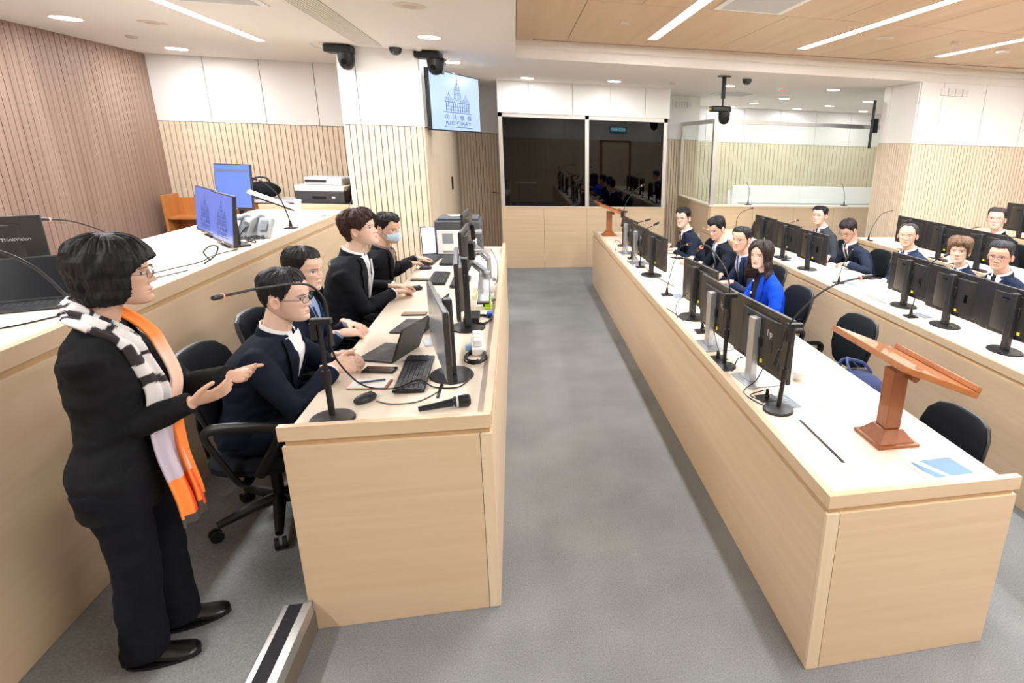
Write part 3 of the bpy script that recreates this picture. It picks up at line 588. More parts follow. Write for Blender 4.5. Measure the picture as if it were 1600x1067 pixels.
mouse('black wired mouse close to the front end of the clerks\' desk',(-.67,2.52,ZL),.9-PI/2)
mouse('dark mouse beside the brown-haired man\'s elbow',(-.77,4.56,ZL),-PI/2+.5)
mouse('mouse with a yellow patch by the masked man\'s hand',(-.80,5.33,ZL),-PI/2+.3)
laptop('tablet computer with dark screen and keyboard cover before the man with glasses',(-.69,3.13,ZL),-PI/2-.35+PI+PI,w=.27,d=.2,ang=1.95,h=.19)
laptop('grey laptop with a sticker in front of the young man with a badge',(-.63,3.60,ZL),-PI/2-.2,w=.28,d=.2,ang=2.0,h=.19)
phone('black phone lying by the clasped hands on the clerks\' desk',(-.685,2.88,ZL),PI/2-.2)
phone('phone in a copper case behind the grey laptop',(-.675,3.88,ZL),PI/2-.05,mat('copper_phone','9A7A68',.3)); phone('phone beside the brown-haired man\'s hand',(-.775,4.90,ZL),PI/2-.1,mat('grey_phone','8A7C74',.3))
t=thing('notebook','small white notepad with reddish cover and a pen on it','notebook',(-.69,2.70,ZL),-.1); m=MB(); m.box(-.085,.085,-.055,.055,0,.006); m.build('cover',mat('red_cover','C4694A',.5),t); m=MB(); m.box(-.083,.078,-.052,.052,.0061,.010); m.build('pages',PAPER,t)
m=MB(); m.tube([(-.05,-.01,.015),(.06,.03,.015)],.0045,8); m.build('pen',mat('pen_grey','4A5A70',.3),t)
# wireless microphone
t=thing('handheld_microphone','black wireless microphone lying by the front ledge of the clerks\' desk','microphone',(-.43,2.365,ZL+.028),.2)
m=MB(); m.tube([(0,0,-.012),(.07,0,-.008),(.14,0,-.002)],[.011,.014,.018],16); m.build('handle',mat('mic_body','2A2C34',.25,metal=.4),t)
m=MB(); m.tube([(.14,0,-.002),(.15,0,0),(.205,0,0),(.212,0,0)],[.019,.025,.026,.020],18); m.build('head_grille',BLACK,t); m=MB(); m.tube([(.152,0,0),(.160,0,0)],.0265,18); m.build('logo_ring',LGREY,t)
# printers
t=thing('laser_printer','dark grey printer at the far end of the clerks\' desk, notice on its front','printer',(-.52,6.17,ZL),0)
m=MB(); m.box(-.27,.17,-.19,.2,.0,.34); m.build('casing',mat('printer_grey','4A4D52',.45),t,bevel=.015); m=MB(); m.box(-.24,.14,-.15,.16,.3405,.365); m.build('top_cover',mat('printer_grey2','5C6066',.4),t,bevel=.01)
m=MB(); m.box(-.25,.12,-.1925,-.1905,.02,.25); n_=m.build('white_front',WHITE,t)
m=MB(); m.box(-.20,-.10,-.194,-.1927,.12,.22); m.box(-.06,.0,-.194,-.1927,.06,.09); m.box(-.2,-.08,-.194,-.1927,.03,.05); m.build('printed_notice',mat('notice','8E9298',.6),n_)
m=MB(); m.cbox((-.05,-.02,.375),(.18,.13,.003),rz=.4); m.build('loose_sheet',PAPER,t)
SCRW=mat('laptop_lit','CCDDEE',.3,emit='CFE0F4',es=.9)
t=laptop('open laptop with a lit pale screen beside the printer before the masked man',(-.80,5.93,ZL),.25,w=.2,d=.16,ang=1.75,scr=SCRW,h=.27)
t=thing('office_printer','black and white multifunction printer at the far end of the judge bench','printer',(-2.15,7.62,1.15),-.12)
m=MB(); m.box(-.28,.24,-.2,.2,.0,.11); m.build('paper_tray',WHITE,t,bevel=.006); m=MB(); m.box(-.29,.25,-.21,.2,.111,.245); m.build('body',mat('printer_black','3A3B3E',.4),t,bevel=.006)
m=MB(); m.box(-.29,.25,-.21,.2,.246,.31); m.build('scanner_bed',WHITE,t,bevel=.012); m=MB(); m.box(-.2,.22,-.16,.18,.311,.40); m.build('feeder',LGREY,t,bevel=.02)
m=MB(); m.box(-.18,.05,-.17,-.1,.345,.37); m.build('feeder_slot',DGREY,t); m=MB(); m.cbox((.31,-.02,.33),(.02,.2,.22),ry=.5); m.build('side_flap',BLACK,t,bevel=.004); m=MB(); m.box(-.1,.05,-.2125,-.2105,.165,.19); m.build('output_slot',BLACKG,t); m=MB(); m.cbox((.13,-.212,.18),(.035,.003,.022)); m.build('badge',LGREY,t)
m=MB(); m.cbox((.30,.05,.1),(.08,.2,.2)); m.build('side_tray',DGREY,t,bevel=.01)
t=thing('side_cabinet','low maple cabinet that carries the multifunction printer','cabinet',(-2.2,7.75,.6)); m=MB(); m.box(-.38,.40,-.30,.4,.001,.548); m.build('carcass',MAPLE_Z,t,bevel=.002); m=MB(); m.box(-.36,.38,-.315,-.3005,.04,.52); m.build('door',MAPLE_X,t,bevel=.002)
# orange wood open cabinet
t=thing('open_bookcase','orange wooden open shelf unit in the corner beyond the judge bench','bookcase',(-4.15,8.12,.6))
m=MB(); m.box(0,.03,.0,.35,.001,.67); m.build('side_panel',ORANGEWOOD,t,bevel=.004); m=MB(); m.box(.87,.90,.0,.35,.001,.62); m.build('side_panel',ORANGEWOOD,t,bevel=.004)
m=MB(); m.box(.031,.869,.30,.33,.001,.62); m.build('back_panel',ORANGEWOOD,t); m=MB(); m.box(.031,.869,.01,.299,.38,.41); m.build('shelf',ORANGEWOOD,t,bevel=.003); 
t=thing('black_bag','black soft bag lying on a wooden stand behind the judge monitors','bag',(-2.98,7.95,1.262),.2); m=MB(); m.ell((0,0,.10),(.2,.15,.10)); m.build('bag_body',BLACKF,t); m=MB(); m.tube(spl([(-.1,0,.17),(-.05,0,.24),(.06,0,.24),(.1,0,.17)],5),.01,8); m.build('handle',BLACK,t)
t=thing('wooden_stand','small reddish wooden stand with a grey top under the black bag','stand',(-2.98,7.95,.6)); m=MB(); m.box(-.25,.42,-.2,.2,.001,.63); m.build('carcass',CHERRYZ,t,bevel=.003); m=MB(); m.box(-.27,.44,-.22,.22,.631,.66); m.build('stand_top',LGREY,t,bevel=.003)
# judge bench screens
SCRJ=mat('judge_screen','2A3A70',.2,emit='6080E0',es=.75); SCRJ2=mat('judge_screen2','3A4A90',.2,emit='6A86F0',es=.85); INK=mat('emblem_ink2','22355F',.5)
ZJ=1.2085
def jmon(label,loc,rz,w,h,zb,scr,emb=True):
    t=thing('monitor',label,'monitor',loc,rz)
    T=Matrix.Translation((0,0,zb+h/2))@Euler((-.12,0,0)).to_matrix().to_4x4()
    m=MB(); m.box(-w/2,w/2,0,.025,-h/2,h/2,T); m.build('housing',DGREY,t,bevel=.003)
    m=MB(); m.box(-w/2+.008,w/2-.008,-.002,-.0003,-h/2+.022,h/2-.008,T); s=m.build('screen',scr,t)
    if emb: emblem(s,.185,INK,T@Matrix.Translation((0,-.003,-.052))@Matrix.Diagonal((1.45,1,1,1)))
    else:
        m=MB(); m.box(-w/2+.02,w/2-.02,-.0032,-.0022,h*.32,h*.38,T); m.build('toolbar',mat('toolbar','5A6480',.5),s)
    m=MB(); m.cbox((0,.07,zb*.5+h*.25),(.05,.03,zb+h*.5)); m.build('stand_column',BLACK,t); m=MB(); m.box(-.1,.1,-.02,.13,0,.012); m.build('stand_base',BLACK,t,bevel=.004)
    m=MB(); m.box(-.02,.02,-.0015,.0,-h/2+.006,-h/2+.016,T); m.build('maker_badge',LGREY,t); return t
jmon('left of two tilted judge monitors showing the domed emblem, blue tint',(-2.40,5.27,ZJ),-.94,.60,.36,.02,SCRJ)
jmon('right of two tilted judge monitors showing the domed emblem, next to the desk phones',(-2.085,4.79,ZJ),-.94,.53,.36,.02,SCRJ)
jmon('taller lavender-blue judge monitor standing behind the emblem pair',(-2.60,6.3,ZJ),-.25,.35,.42,.10,SCRJ2,False)
t=monitor('black monitor seen from behind at the left edge of the judge bench',(-2.51,3.27,ZJ),.63,w=.56,h=.33,zb=.05,label2=False)
hs=[c for c in t.children if c.name.startswith('housing')][0]
text('ThinkVision',.022,LGREY,hs,Matrix.Translation((.175,.0115,.05+.22))@Euler((PI/2,0,0)).to_matrix().to_4x4(),'logo_lettering')
laptop('dark laptop open on the judge bench behind the standing woman, lid toward us',(-2.20,3.12,ZJ),.42,w=.34,d=.20,ang=1.95,h=.21)
PHG=mat('phone_grey','9EA3A9',.4)
def deskphone(label,loc,rz):
    t=thing('desk_phone',label,'phone',loc,rz); m=MB(); m.cbox((0,0.02,.075),(.14,.17,.05),rx=1.0); m.build('base',PHG,t,bevel=.01)
    m=MB(); m.tube([(-.05,-.08,.12),(-.05,-.02,.15),(-.05,.06,.17),(-.05,.10,.15)],[.022,.016,.016,.022],12); m.build('handset',PHG,t)
    m=MB(); m.tube(spl([(-.05,-.09,.10),(-.10,-.12,.02),(-.02,-.14,.01),(.05,-.1,.01)],6),.005,6); m.build('coil_cord',DGREY,t); 
    m=MB(); m.cbox((.03,-.012,.102),(.06,.08,.004),rx=1.0); m.build('keypad',GREY,t); return t
deskphone('pale grey desk phone immediately right of the emblem monitors',(-2.12,5.20,ZJ),-.6); deskphone('second grey desk phone, nearer the bench ledge',(-1.99,5.18,ZJ),-.3)
t=thing('document_camera','grey folding arm of a document camera on the judge bench, sloping down right','document camera',(-1.98,6.0,ZJ),0)
m=MB(); m.box(-.09,.09,-.08,.08,0,.02); m.cbox((0,0,.12),(.05,.04,.22),ry=.15); m.build('camera_base',LGREY,t,bevel=.005); m=MB(); m.cbox((-.20,.05,.21),(.44,.07,.03),ry=.38); m.build('camera_arm',LGREY,t,bevel=.01); m=MB(); m.cbox((-.18,.045,.18),(.36,.05,.012),ry=.38); m.build('arm_underside',BLACK,t)
# judge chair
t=thing('judge_chair','dark leather high-backed judge chair at the left picture edge','chair',(-3.42,4.12,.6),-1.2)
lea=mat('leather_navy','20242E',.4,bump=(120,.25))
rings=[]
for z,hw,y in ((.42,.24,.18),(.6,.27,.22),(.8,.28,.25),(.92,.26,.26),(.98,.24,.265),(1.03,.20,.27)):
    rings.append([(hw*math.copysign(abs(math.cos(a))**.6,math.cos(a)),y+.055*math.copysign(abs(math.sin(a))**.6,math.sin(a)),z) for a in [2*PI*i/24 for i in range(24)]])
m=MB(); m.loft(rings); m.build('backrest',lea,t); m=MB(); m.ell((0,.17,.88),(.2,.05,.09)); m.build('head_pillow',lea,t)
m=MB(); m.ell((0,-.05,.43),(.27,.27,.07)); m.build('seat',lea,t); m=MB(); m.cyl((0,0),.03,.08,.4); m.build('gas_lift',BLACK,t)
for i in range(5): a=2*PI*i/5; m=MB(); m.tube([(0,0,.1),(.3*math.cos(a),.3*math.sin(a),.06)],[.03,.018],8); m.ell((.3*math.cos(a),.3*math.sin(a),.03),(.03,.03,.03)); m.build('leg',BLACK,t)
# ================================================================ MICROPHONES
def gooseneck(label,loc,pts,r=.004,base='plate',hr=.011,hl=.07,rz=0,thick=None):
    t=thing('gooseneck_microphone',label,'microphone',loc,rz)
    L=Vector(loc); P=spl([Vector(p) for p in pts],7)
    m=MB(); m.tube(P,[r*1.0]*len(P),8); m.build('gooseneck',BLACK,t)
    d=(P[-1]-P[-4]).normalized(); e=P[-1]
    m=MB(); m.tube([e,e+d*.008,e+d*hl*.3,e+d*hl,e+d*(hl+.006)],[hr*.7,hr,hr,hr,hr*.7],12); m.build('capsule',BLACK,t)
    m=MB(); m.tube([e-d*.001,e+d*.006],hr*1.08,12); m.build('light_ring',PINKR,t)
    if base=='plate': m=MB(); m.box(-.045,.045,-.04,.04,.0,.012); m.build('base_plate',BLACK,t,bevel=.003); m=MB(); m.cyl((0,0),.016,.012,.07,r2=.008); m.build('stem',BLACK,t)
    return t
def pts_(loc,*q): return [(a-loc[0],b-loc[1],c-loc[2]) for a,b,c in q]
l=(1.228,3.68,ZR); gooseneck('short table microphone between two silver monitor stands on the front row',l,[(0,0,.06),(0,0,.11),(-.01,.02,.15)],hr=.006,hl=.02)
l=(1.235,4.71,ZR); gooseneck('tall gooseneck microphone standing alone on the front row before the navy suits',l,[(0,0,.06),(.03,-.03,.25),(.07,-.08,.42),(.12,-.13,.46)],r=.0035,hr=.008,hl=.04)
l=(1.247,5.91,ZR); gooseneck('gooseneck microphone behind the black pole of the first far monitor',l,[(0,0,.06),(0,-.02,.22),(.02,-.05,.38),(.10,-.1,.45)],r=.0045)
l=(1.247,6.38,ZR); gooseneck('gooseneck microphone between the two far silver stands',l,[(0,0,.06),(0,0,.22),(.02,-.03,.38),(.12,-.05,.43)],r=.0045)
def micstand(label,loc,topz,pts,base_r=.075,collar=.45,hr=.011,hl=.07,tilt=(0,0)):
    t=thing('microphone_stand',label,'microphone stand',loc,0)
    m=MB(); m.lathe((0,0,0),[(.001,.022),(.02,.022),(base_r*.95,.012),(base_r,.006),(base_r,0)],32); m.build('round_base',DGREY,t)
    T0=Vector((0,0,.02)); T1=Vector((tilt[0],tilt[1],topz)); c=T0.lerp(T1,collar)
    m=MB(); m.tube([T0,c],.012,14); m.tube([c,T1],.0085,14); m.tube([c-Vector((0,0,.02)),c+Vector((0,0,.03))],.017,14); m.build('pole',BLACK,t)
    m=MB(); m.cbox(T1+Vector((.01,0,.01)),(.075,.03,.022)); m.cbox(T1+Vector((-.02,0,-.03)),(.025,.03,.07)); m.build('clip',BLACK,t,bevel=.003)
    P=spl([Vector(p) for p in pts],8)
    m=MB(); m.tube(P,.0048,8); m.build('gooseneck',BLACK,t)
    d=(P[-1]-P[-4]).normalized(); e=P[-1]
    m=MB(); m.tube([P[0]-(P[1]-P[0]).normalized()*.08,P[0]],[.014,.009],12); m.build('plug_grip',BLACK,t)
    m=MB(); m.tube([e,e+d*.008,e+d*hl*.3,e+d*hl,e+d*(hl+.006)],[hr*.7,hr,hr,hr,hr*.7],12); m.build('capsule',BLACK,t); m=MB(); m.tube([e-d*.001,e+d*.006],hr*1.08,12); m.build('light_ring',PINKR,t)
    return t
# stands: coordinates relative to base
b=(1.223,2.42,ZR)
micstand('microphone stand with round grey base near the lectern, gooseneck reaching right',b,.43,pts_(b,(1.19,2.40,1.10),(1.21,2.385,1.21),(1.26,2.38,1.29),(1.37,2.40,1.375),(1.48,2.42,1.415),(1.58,2.44,1.428)),tilt=(.02,-.02),collar=.42)
b=(1.155,3.02,ZR)
micstand('second front-row microphone stand, gooseneck bending left in front of the blue jacket',b,.42,pts_(b,(1.16,3.03,1.15),(1.165,3.05,1.25),(1.15,3.10,1.34),(1.12,3.25,1.42),(1.11,3.36,1.435),(1.11,3.44,1.41)),base_r=.07,hl=.09,hr=.012)
b=(1.30,7.25,ZR)
micstand('far microphone stand beside the small lectern at the end of the front row',b,.42,pts_(b,(1.29,7.25,1.1),(1.31,7.25,1.25),(1.36,7.22,1.38),(1.46,7.18,1.5),(1.50,7.15,1.53)),base_r=.07,hl=.04,hr=.009)
b=(-.755,2.35,ZL)
micstand('tall microphone stand at the near end of the clerks\' desk, aimed at the woman',b,.40,pts_(b,(-.745,2.42,1.28),(-.755,2.44,1.38),(-.80,2.40,1.455),(-.87,2.22,1.487),(-.90,2.08,1.503),(-.905,1.99,1.515)),base_r=.085,collar=.42,tilt=(-.01,.02),hl=.05,hr=.0085)
t=thing('microphone_cable','black cable sagging from the clerks\' microphone stand across the keyboard','cable',(0,0,0))
m=MB(); m.tube(spl([(-.745,2.40,1.22),(-.73,2.43,1.12),(-.66,2.47,1.0),(-.56,2.56,.94),(-.47,2.66,.935),(-.40,2.62,.912),(-.30,2.60,.912),(-.26,2.66,.911),(-.245,2.72,.911)],8),.0035,6); m.build('cable_run',BLACK,t)
# second and third row goosenecks
def gn(label,loc,q,**k): gooseneck(label,loc,pts_(loc,*q),**k)
gn('gooseneck microphone on the second row in front of the papers, aimed at the man writing',(3.06,5.07,Z2),[(3.06,5.07,.82),(3.07,5.05,.95),(3.14,5.03,1.1)],r=.0045,hr=.005,hl=.01)
gn('second-row gooseneck microphone bending toward the short-haired woman',(3.02,3.90,Z2),[(3.02,3.90,.82),(3.05,3.90,1.02),(3.09,3.88,1.18),(3.18,3.86,1.25)],r=.0045,hl=.05)
gn('gooseneck microphone between the far second-row monitors, head beside the grey suit',(3.05,6.24,Z2),[(3.05,6.24,.82),(3.08,6.35,1.02),(3.14,6.45,1.15),(3.24,6.48,1.19)],r=.004,hl=.04)
gn('gooseneck microphone at the far end of the second row by the dark laptop',(3.3,8.55,Z2),[(3.3,8.55,.82),(3.3,8.55,.95),(3.35,8.5,1.07),(3.47,8.45,1.13)],r=.004,hl=.04)
gn('thin gooseneck microphone at the left end of the third row, before the slatted column',(4.42,6.75,Z3),[(4.42,6.75,.95),(4.45,6.75,1.08),(4.55,6.75,1.24),(4.68,6.75,1.29)],r=.004,hl=.03,hr=.006)
gn('thin gooseneck microphone above the third-row monitors, left of the purple tie',(4.42,5.18,Z3),[(4.42,5.18,.95),(4.44,5.18,1.15),(4.50,5.16,1.27),(4.58,5.14,1.30)],r=.004,hl=.03,hr=.006)
gn('gooseneck microphone at the right edge behind the man with thin glasses',(4.42,4.15,Z3),[(4.42,4.15,.95),(4.45,4.17,1.1),(4.52,4.2,1.17),(4.60,4.22,1.2)],r=.004,hl=.03,hr=.007)
gn('left gooseneck microphone on the dock sill',(3.66,9.04,1.131),[(3.66,9.04,1.16),(3.665,9.04,1.3),(3.65,9.04,1.42),(3.62,9.05,1.47)],r=.004,hl=.02,hr=.006)
gn('right gooseneck microphone on the dock sill near the column',(5.37,9.04,1.131),[(5.37,9.04,1.16),(5.36,9.04,1.3),(5.32,9.04,1.42),(5.30,9.05,1.47)],r=.004,hl=.02,hr=.006)
gn('gooseneck microphone on the judge bench in front of the walnut wall',(-2.25,4.05,ZJ),[(-2.25,4.05,1.25),(-2.35,4.15,1.32),(-2.40,4.03,1.43),(-2.45,3.90,1.50),(-2.50,3.82,1.52)],r=.004,hl=.05,hr=.009)
gn('gooseneck microphone standing on the judge bench before the printer',(-1.96,5.72,ZJ),[(-1.96,5.72,1.25),(-1.98,5.72,1.36),(-2.02,5.70,1.50),(-2.08,5.64,1.60),(-2.12,5.60,1.63)],r=.0055,hl=.05,hr=.010)
gn('judge bench microphone whose neck rises left out of the picture',(-1.95,2.98,ZJ),[(-1.95,2.98,1.25),(-1.97,2.97,1.31),(-2.03,2.95,1.42),(-2.12,2.92,1.50),(-2.25,2.9,1.53)],r=.0065,hl=.05)
# ================================================================ LECTERNS
def lectern(label,loc,rz,s=1.0):
    t=thing('table_lectern',label,'lectern',loc,rz)
    m=MB(); m.box(-.1*s,.1*s,-.1*s,.1*s,0,.014*s); m.build('base_plate',CHERRYZ,t,bevel=.003)
    m=MB(); a=.085*s;b_=.045*s; vs=[(x*a,y*a,.0141*s) for x,y in ((-1,-1),(1,-1),(1,1),(-1,1))]+[(x*b_,y*b_,.065*s) for x,y in ((-1,-1),(1,-1),(1,1),(-1,1))]
    m.add(vs,[(3,2,1,0),(4,5,6,7),(0,1,5,4),(1,2,6,5),(2,3,7,6),(3,0,4,7)]); m.build('base_pyramid',CHERRYZ,t,bevel=.002)
    m=MB(); m.tube([(0,0,.0655*s),(0,0,.335*s)],[.052*s,.052*s],4,up=(1,1,0)); m.build('post',CHERRYZ,t,smooth=False,bevel=.003)
    T=Matrix.Translation((0,0,.365*s))@Euler((.36,0,0)).to_matrix().to_4x4()
    m=MB(); m.box(-.27*s,.27*s,-.19*s,.19*s,0,.026*s,T); m.build('reading_top',CHERRY,t,smooth=False,bevel=.003)
    m=MB(); m.box(-.27*s,.27*s,-.19*s,-.168*s,.0265*s,.05*s,T); m.build('book_stop',CHERRY,t,smooth=False,bevel=.003)
    m=MB(); m.tube([(-.03*s,-.05*s,.31*s),(-.065*s,-.05*s,.31*s)],.02*s,14); m.build('tilt_knob',CHERRYZ,t); return t
lectern('large cherry-wood table lectern at the near end of the front row bench',(1.585,2.075,ZR),PI/2)
lectern('small-looking orange wooden lectern at the far end of the front row bench',(1.26,8.15,ZR),PI/2)
# ================================================================ PAPERS, CUPS, PLATES
def sheet(name,label,cat,loc,rz,w,d,col,h=.0012):
    return tag(MB().cbox((0,0,h/2),(w,d,h)).build(name,col,smooth=False,loc=loc),label,cat), loc, rz
def flat(name,label,cat,loc,rz,w,d,col,h=.0015,lines=False):
    t=thing(name,label,cat,loc,rz); m=MB(); m.box(-w/2,w/2,-d/2,d/2,0,h); m.build('sheet_body',col,t,smooth=False)
    if lines:
        m=MB()
        for i in range(7): m.box(-w*.4,w*(.1+.3*((i*37)%10)/10),-d*.38+i*d*.11,-d*.38+i*d*.11+d*.03,h,h+.0004)
        m.build('printed_lines',mat('ink_grey','A8ACB4',.7),t)
    return t
flat('name_card','grey printed card beside the round microphone base','card',(1.315,2.51,ZR),.1,.07,.16,mat('card_grey','6A7682',.5),lines=True)
flat('paper_sheet','white printed sheet right of the grey card near the microphone stand','paper',(1.43,2.52,ZR),.1,.13,.2,PAPER,lines=True)
flat('name_card','grey card next to the tall lone gooseneck microphone','card',(1.325,4.68,ZR),.1,.09,.14,mat('card_grey','6A7682',.5),lines=True)
flat('paper_sheet','pale sheet beside the grey card in front of the navy suits','paper',(1.43,4.85,ZR),.2,.15,.2,PAPER,lines=True)
flat('name_card','grey card by the second row gooseneck before the man writing','card',(3.17,5.05,Z2),.1,.08,.18,mat('card_grey','6A7682',.5),lines=True)
flat('paper_sheet','large white sheet on the second row near the white cup','paper',(3.32,4.95,Z2),.1,.2,.3,PAPER)
flat('paper_sheet','sheet on the second row behind the monitor base of the writing man','paper',(3.30,6.15,Z2),.1,.2,.3,PAPER,lines=True)
flat('paper_sheet','sheet under the hand of the man writing','paper',(3.42,5.72,Z2),0,.21,.3,PAPER,lines=True)
flat('name_card','grey card beside the second row gooseneck near the short-haired woman','card',(3.14,3.93,Z2),.1,.08,.16,mat('card_grey','6A7682',.5),lines=True)
flat('paper_sheet','sheet behind the grey card near the short-haired woman','paper',(3.28,3.95,Z2),.1,.16,.2,PAPER,lines=True)
flat('magazine','white folded booklet with dark print on the second row, right of the writing man','booklet',(3.45,5.22,Z2),.4,.16,.24,PAPER,h=.012,lines=True)
flat('tablet','dark phone or tablet lying on the white booklet of the second row','tablet',(3.46,5.22,Z2+.0135),.4,.08,.16,BLACKG,h=.008)
t=thing('notebook','open pale notebook before the first seated man on the front row','notebook',(1.74,6.25,ZR),-.35); m=MB(); m.box(-.12,.12,-.17,.17,0,.012); m.build('pages',PAPER,t,bevel=.002); m=MB(); m.box(-.125,.125,-.175,.175,-.0005,.0); m.build('cover',mat('cover_tan','A08868',.6),t)
phone('dark phone lying on the pale front-row notebook',(1.77,6.32,ZR+.0125),.9)
t=thing('brochure','blue and white brochure with white sweeping curve by the bench end','brochure',(1.655,1.80,ZR),.05)
m=MB(); m.box(-.115,.115,-.07,.075,0,.004); m.build('white_cover',PAPER,t,smooth=False); bl=mat('brochure_blue','5E86A6',.45)
m=MB(); m.add([(x,y,.0046) for x,y in ((-.055,.068),(.095,.068),(.105,-.062),(.0,-.062),(-.02,-.02),(-.04,.03))],[(5,4,3,2,1,0)]); m.build('blue_block',bl,t,smooth=False)
m=MB(); m.add([(x,y,.0046) for x,y in ((-.10,.065),(-.085,.06),(-.055,.0),(-.025,-.062),(-.075,-.062),(-.095,.0))],[(5,4,3,2,1,0)]); m.build('blue_block',bl,t,smooth=False)
def cup(label,loc,s=1.0):
    t=thing('paper_cup',label,'cup',loc); m=MB(); m.lathe((0,0,0),[(.001,0),(.028*s,0),(.041*s,.045*s),(.043*s,.048*s),(.039*s,.048*s),(.036*s,.03*s),(.001,.03*s)],28); m.build('cup_body',WHITE,t)
    m=MB(); m.lathe((0,0,.0485*s),[(.001,.006*s),(.042*s,.005*s),(.045*s,0)],28); m.build('lid',WHITE,t)
cup('white lidded cup behind the nearest hp monitor',(1.505,2.78,ZR)); cup('white cup on the second row behind the writing man\'s microphone',(3.30,5.50,Z2)); cup('white cup on the second row left of the blue-tie man\'s monitor',(3.31,4.56,Z2)); cup('white cup on the second row in front of the man with thin glasses',(3.38,3.3,Z2)); cup('white cup on the third row below the man with the purple tie',(4.7,4.62,Z3)); cup('low white cup between the far front-row monitor and the tall gooseneck',(1.42,5.12,ZR))
# cable slots in worktops
def slot(label,x,y0,y1,z,col=BLACKG):
    t=thing('cable_slot',label,'cable slot',(x,(y0+y1)/2,z)); L=y1-y0
    m=MB(); m.box(-.10,.03,-L/2-.04,L/2+.04,0,.0012); m.build('flap_plate',MAPLE_TOP_LIT,t,smooth=False); m=MB(); m.box(-.007,.007,-L/2,L/2,.0012,.0024); m.build('brush_gap',col,t,smooth=False)
slot('long black cable slot in the near end of the front row bench top',1.279,1.905,2.30,ZR)
slot('cable slot in the second row bench top left of the white cup',3.065,4.29,4.60,Z2,mat('slot_brown','6A4E30',.6))
slot('short black cable slot beside the nearest clerks\' monitor base',-.37,2.50,2.66,ZL)
def plate(label,loc,rz=0): t=thing('socket_plate',label,'socket',loc,rz); m=MB(); m.box(-.05,.05,-.045,.045,0,.004); m.build('plate_body',BLACK,t,bevel=.001); m=MB(); m.cyl((0,.0),.012,.004,.05,r2=.009); m.build('plug',BLACK,t)
plate('black socket plate with a plug behind the round microphone base on the front row',(1.225,2.56,ZR),.1); plate('black socket plate by the second microphone stand',(1.165,3.16,ZR),.1)
# cables
def cable(label,pts,r=.003,m_=BLACK): 
    t=thing('cable',label,'cable',(0,0,0)); m=MB(); m.tube(spl(pts,7),r,6); m.build('cable_run',m_,t); return t
z=ZR+.003
cable('black cable looping from the hp monitor down to the socket plate',[(1.27,2.72,.90),(1.22,2.70,.82),(1.15,2.68,z),(1.13,2.60,z),(1.17,2.48,z),(1.20,2.50,z),(1.15,2.60,z),(1.2,2.6,.80),(1.225,2.56,.825)])
cable('black cable drooping between the two silver hp stands',[(1.22,3.45,.93),(1.18,3.3,.90),(1.16,3.15,.84),(1.15,3.0,.80),(1.17,2.92,.79),(1.21,2.95,.85),(1.25,2.85,.9)])
cable('tangled cable behind the oval-base monitor of the near trio',[(1.24,4.1,.95),(1.17,4.15,.86),(1.15,4.05,z),(1.2,3.95,z),(1.24,4.0,.85),(1.20,3.75,.88),(1.2,3.5,.84),(1.22,3.4,.80)])
cable('short stray cable lying on the front row ledge side',[(1.13,4.3,z),(1.16,4.1,z),(1.17,3.95,z)])
cable('cable arch at the far end of the front row beside the lectern base',[(1.15,6.9,z),(1.17,7.1,.85),(1.22,7.15,.86),(1.25,7.0,.82),(1.22,6.85,z)])
cable('tangled cables between the far silver monitor stands',[(1.25,6.72,.97),(1.2,6.55,.9),(1.19,6.3,.86),(1.2,6.1,.9),(1.22,6.0,.86),(1.26,5.8,.83),(1.27,5.6,.8)])
cable('cable tail in front of the first far oval monitor base',[(1.3,5.45,z),(1.34,5.25,z),(1.38,5.0,z)])
z=ZL+.004
cable('thick black cable coil beside the aisle ledge near the middle of the clerks\' desk',[(-.24+.055*math.cos(a)*(1+.12*math.sin(3*a)),3.68+.10*math.sin(a),z+.004*(a/6)) for a in np.linspace(0,18,44)],.004)
cable('black cable coil next to the white power strip',[(-.235+.05*math.cos(a)*(1+.15*math.sin(2.3*a)),2.98+.09*math.sin(a),z+.006*(a/6)) for a in np.linspace(0,24,60)],.0045)
cable('mouse cable running from the near mouse to the monitor base',[(-.62,2.50,z),(-.55,2.46,z),(-.45,2.47,z),(-.38,2.56,z),(-.36,2.64,z)],.0025)
cable('thin black cable curving over the white ledge end by the printer',[(-.23,5.2,1.1),(-.18,5.1,1.0),(-.175,4.8,z),(-.21,4.6,z),(-.2,4.3,z),(-.18,4.1,z)])
z=ZJ+.004
cable('long black cable along the judge bench ledge left of the emblem monitors',[(-1.95,4.62,z),(-2.0,4.4,z),(-1.98,4.15,z),(-2.04,3.95,z),(-2.08,3.75,z),(-2.0,3.7,z),(-1.93,3.9,z)])
cable('small upright cable loop on the judge bench ledge',[(-1.93,4.1,z),(-1.91,4.2,z+.03),(-1.90,4.24,z+.08),(-1.91,4.18,z+.10),(-1.93,4.12,z+.07),(-1.92,4.16,z+.01)],.005)
cable('black cable lying on the judge bench at the left picture edge',[(-2.3,2.95,z),(-2.1,2.75,z),(-1.97,2.95,z),(-1.92,3.05,z),(-1.93,3.4,z)],.0035)
cable('cable knot under the desk phones on the judge bench',[(-1.99+.06*math.cos(1.7*a),4.98+.09*math.sin(a),z+.02+.015*math.sin(2.2*a)) for a in np.linspace(0,16,40)],.004)
cable('grey cable with blue plug leading from the printer to the bench ledge',[(-1.84,7.35,1.33),(-1.83,7.1,1.24),(-1.86,6.8,z),(-1.95,6.6,z),(-1.88,6.3,z),(-1.85,6.1,z)],.0035,mat('cable_blue','52688C',.4))
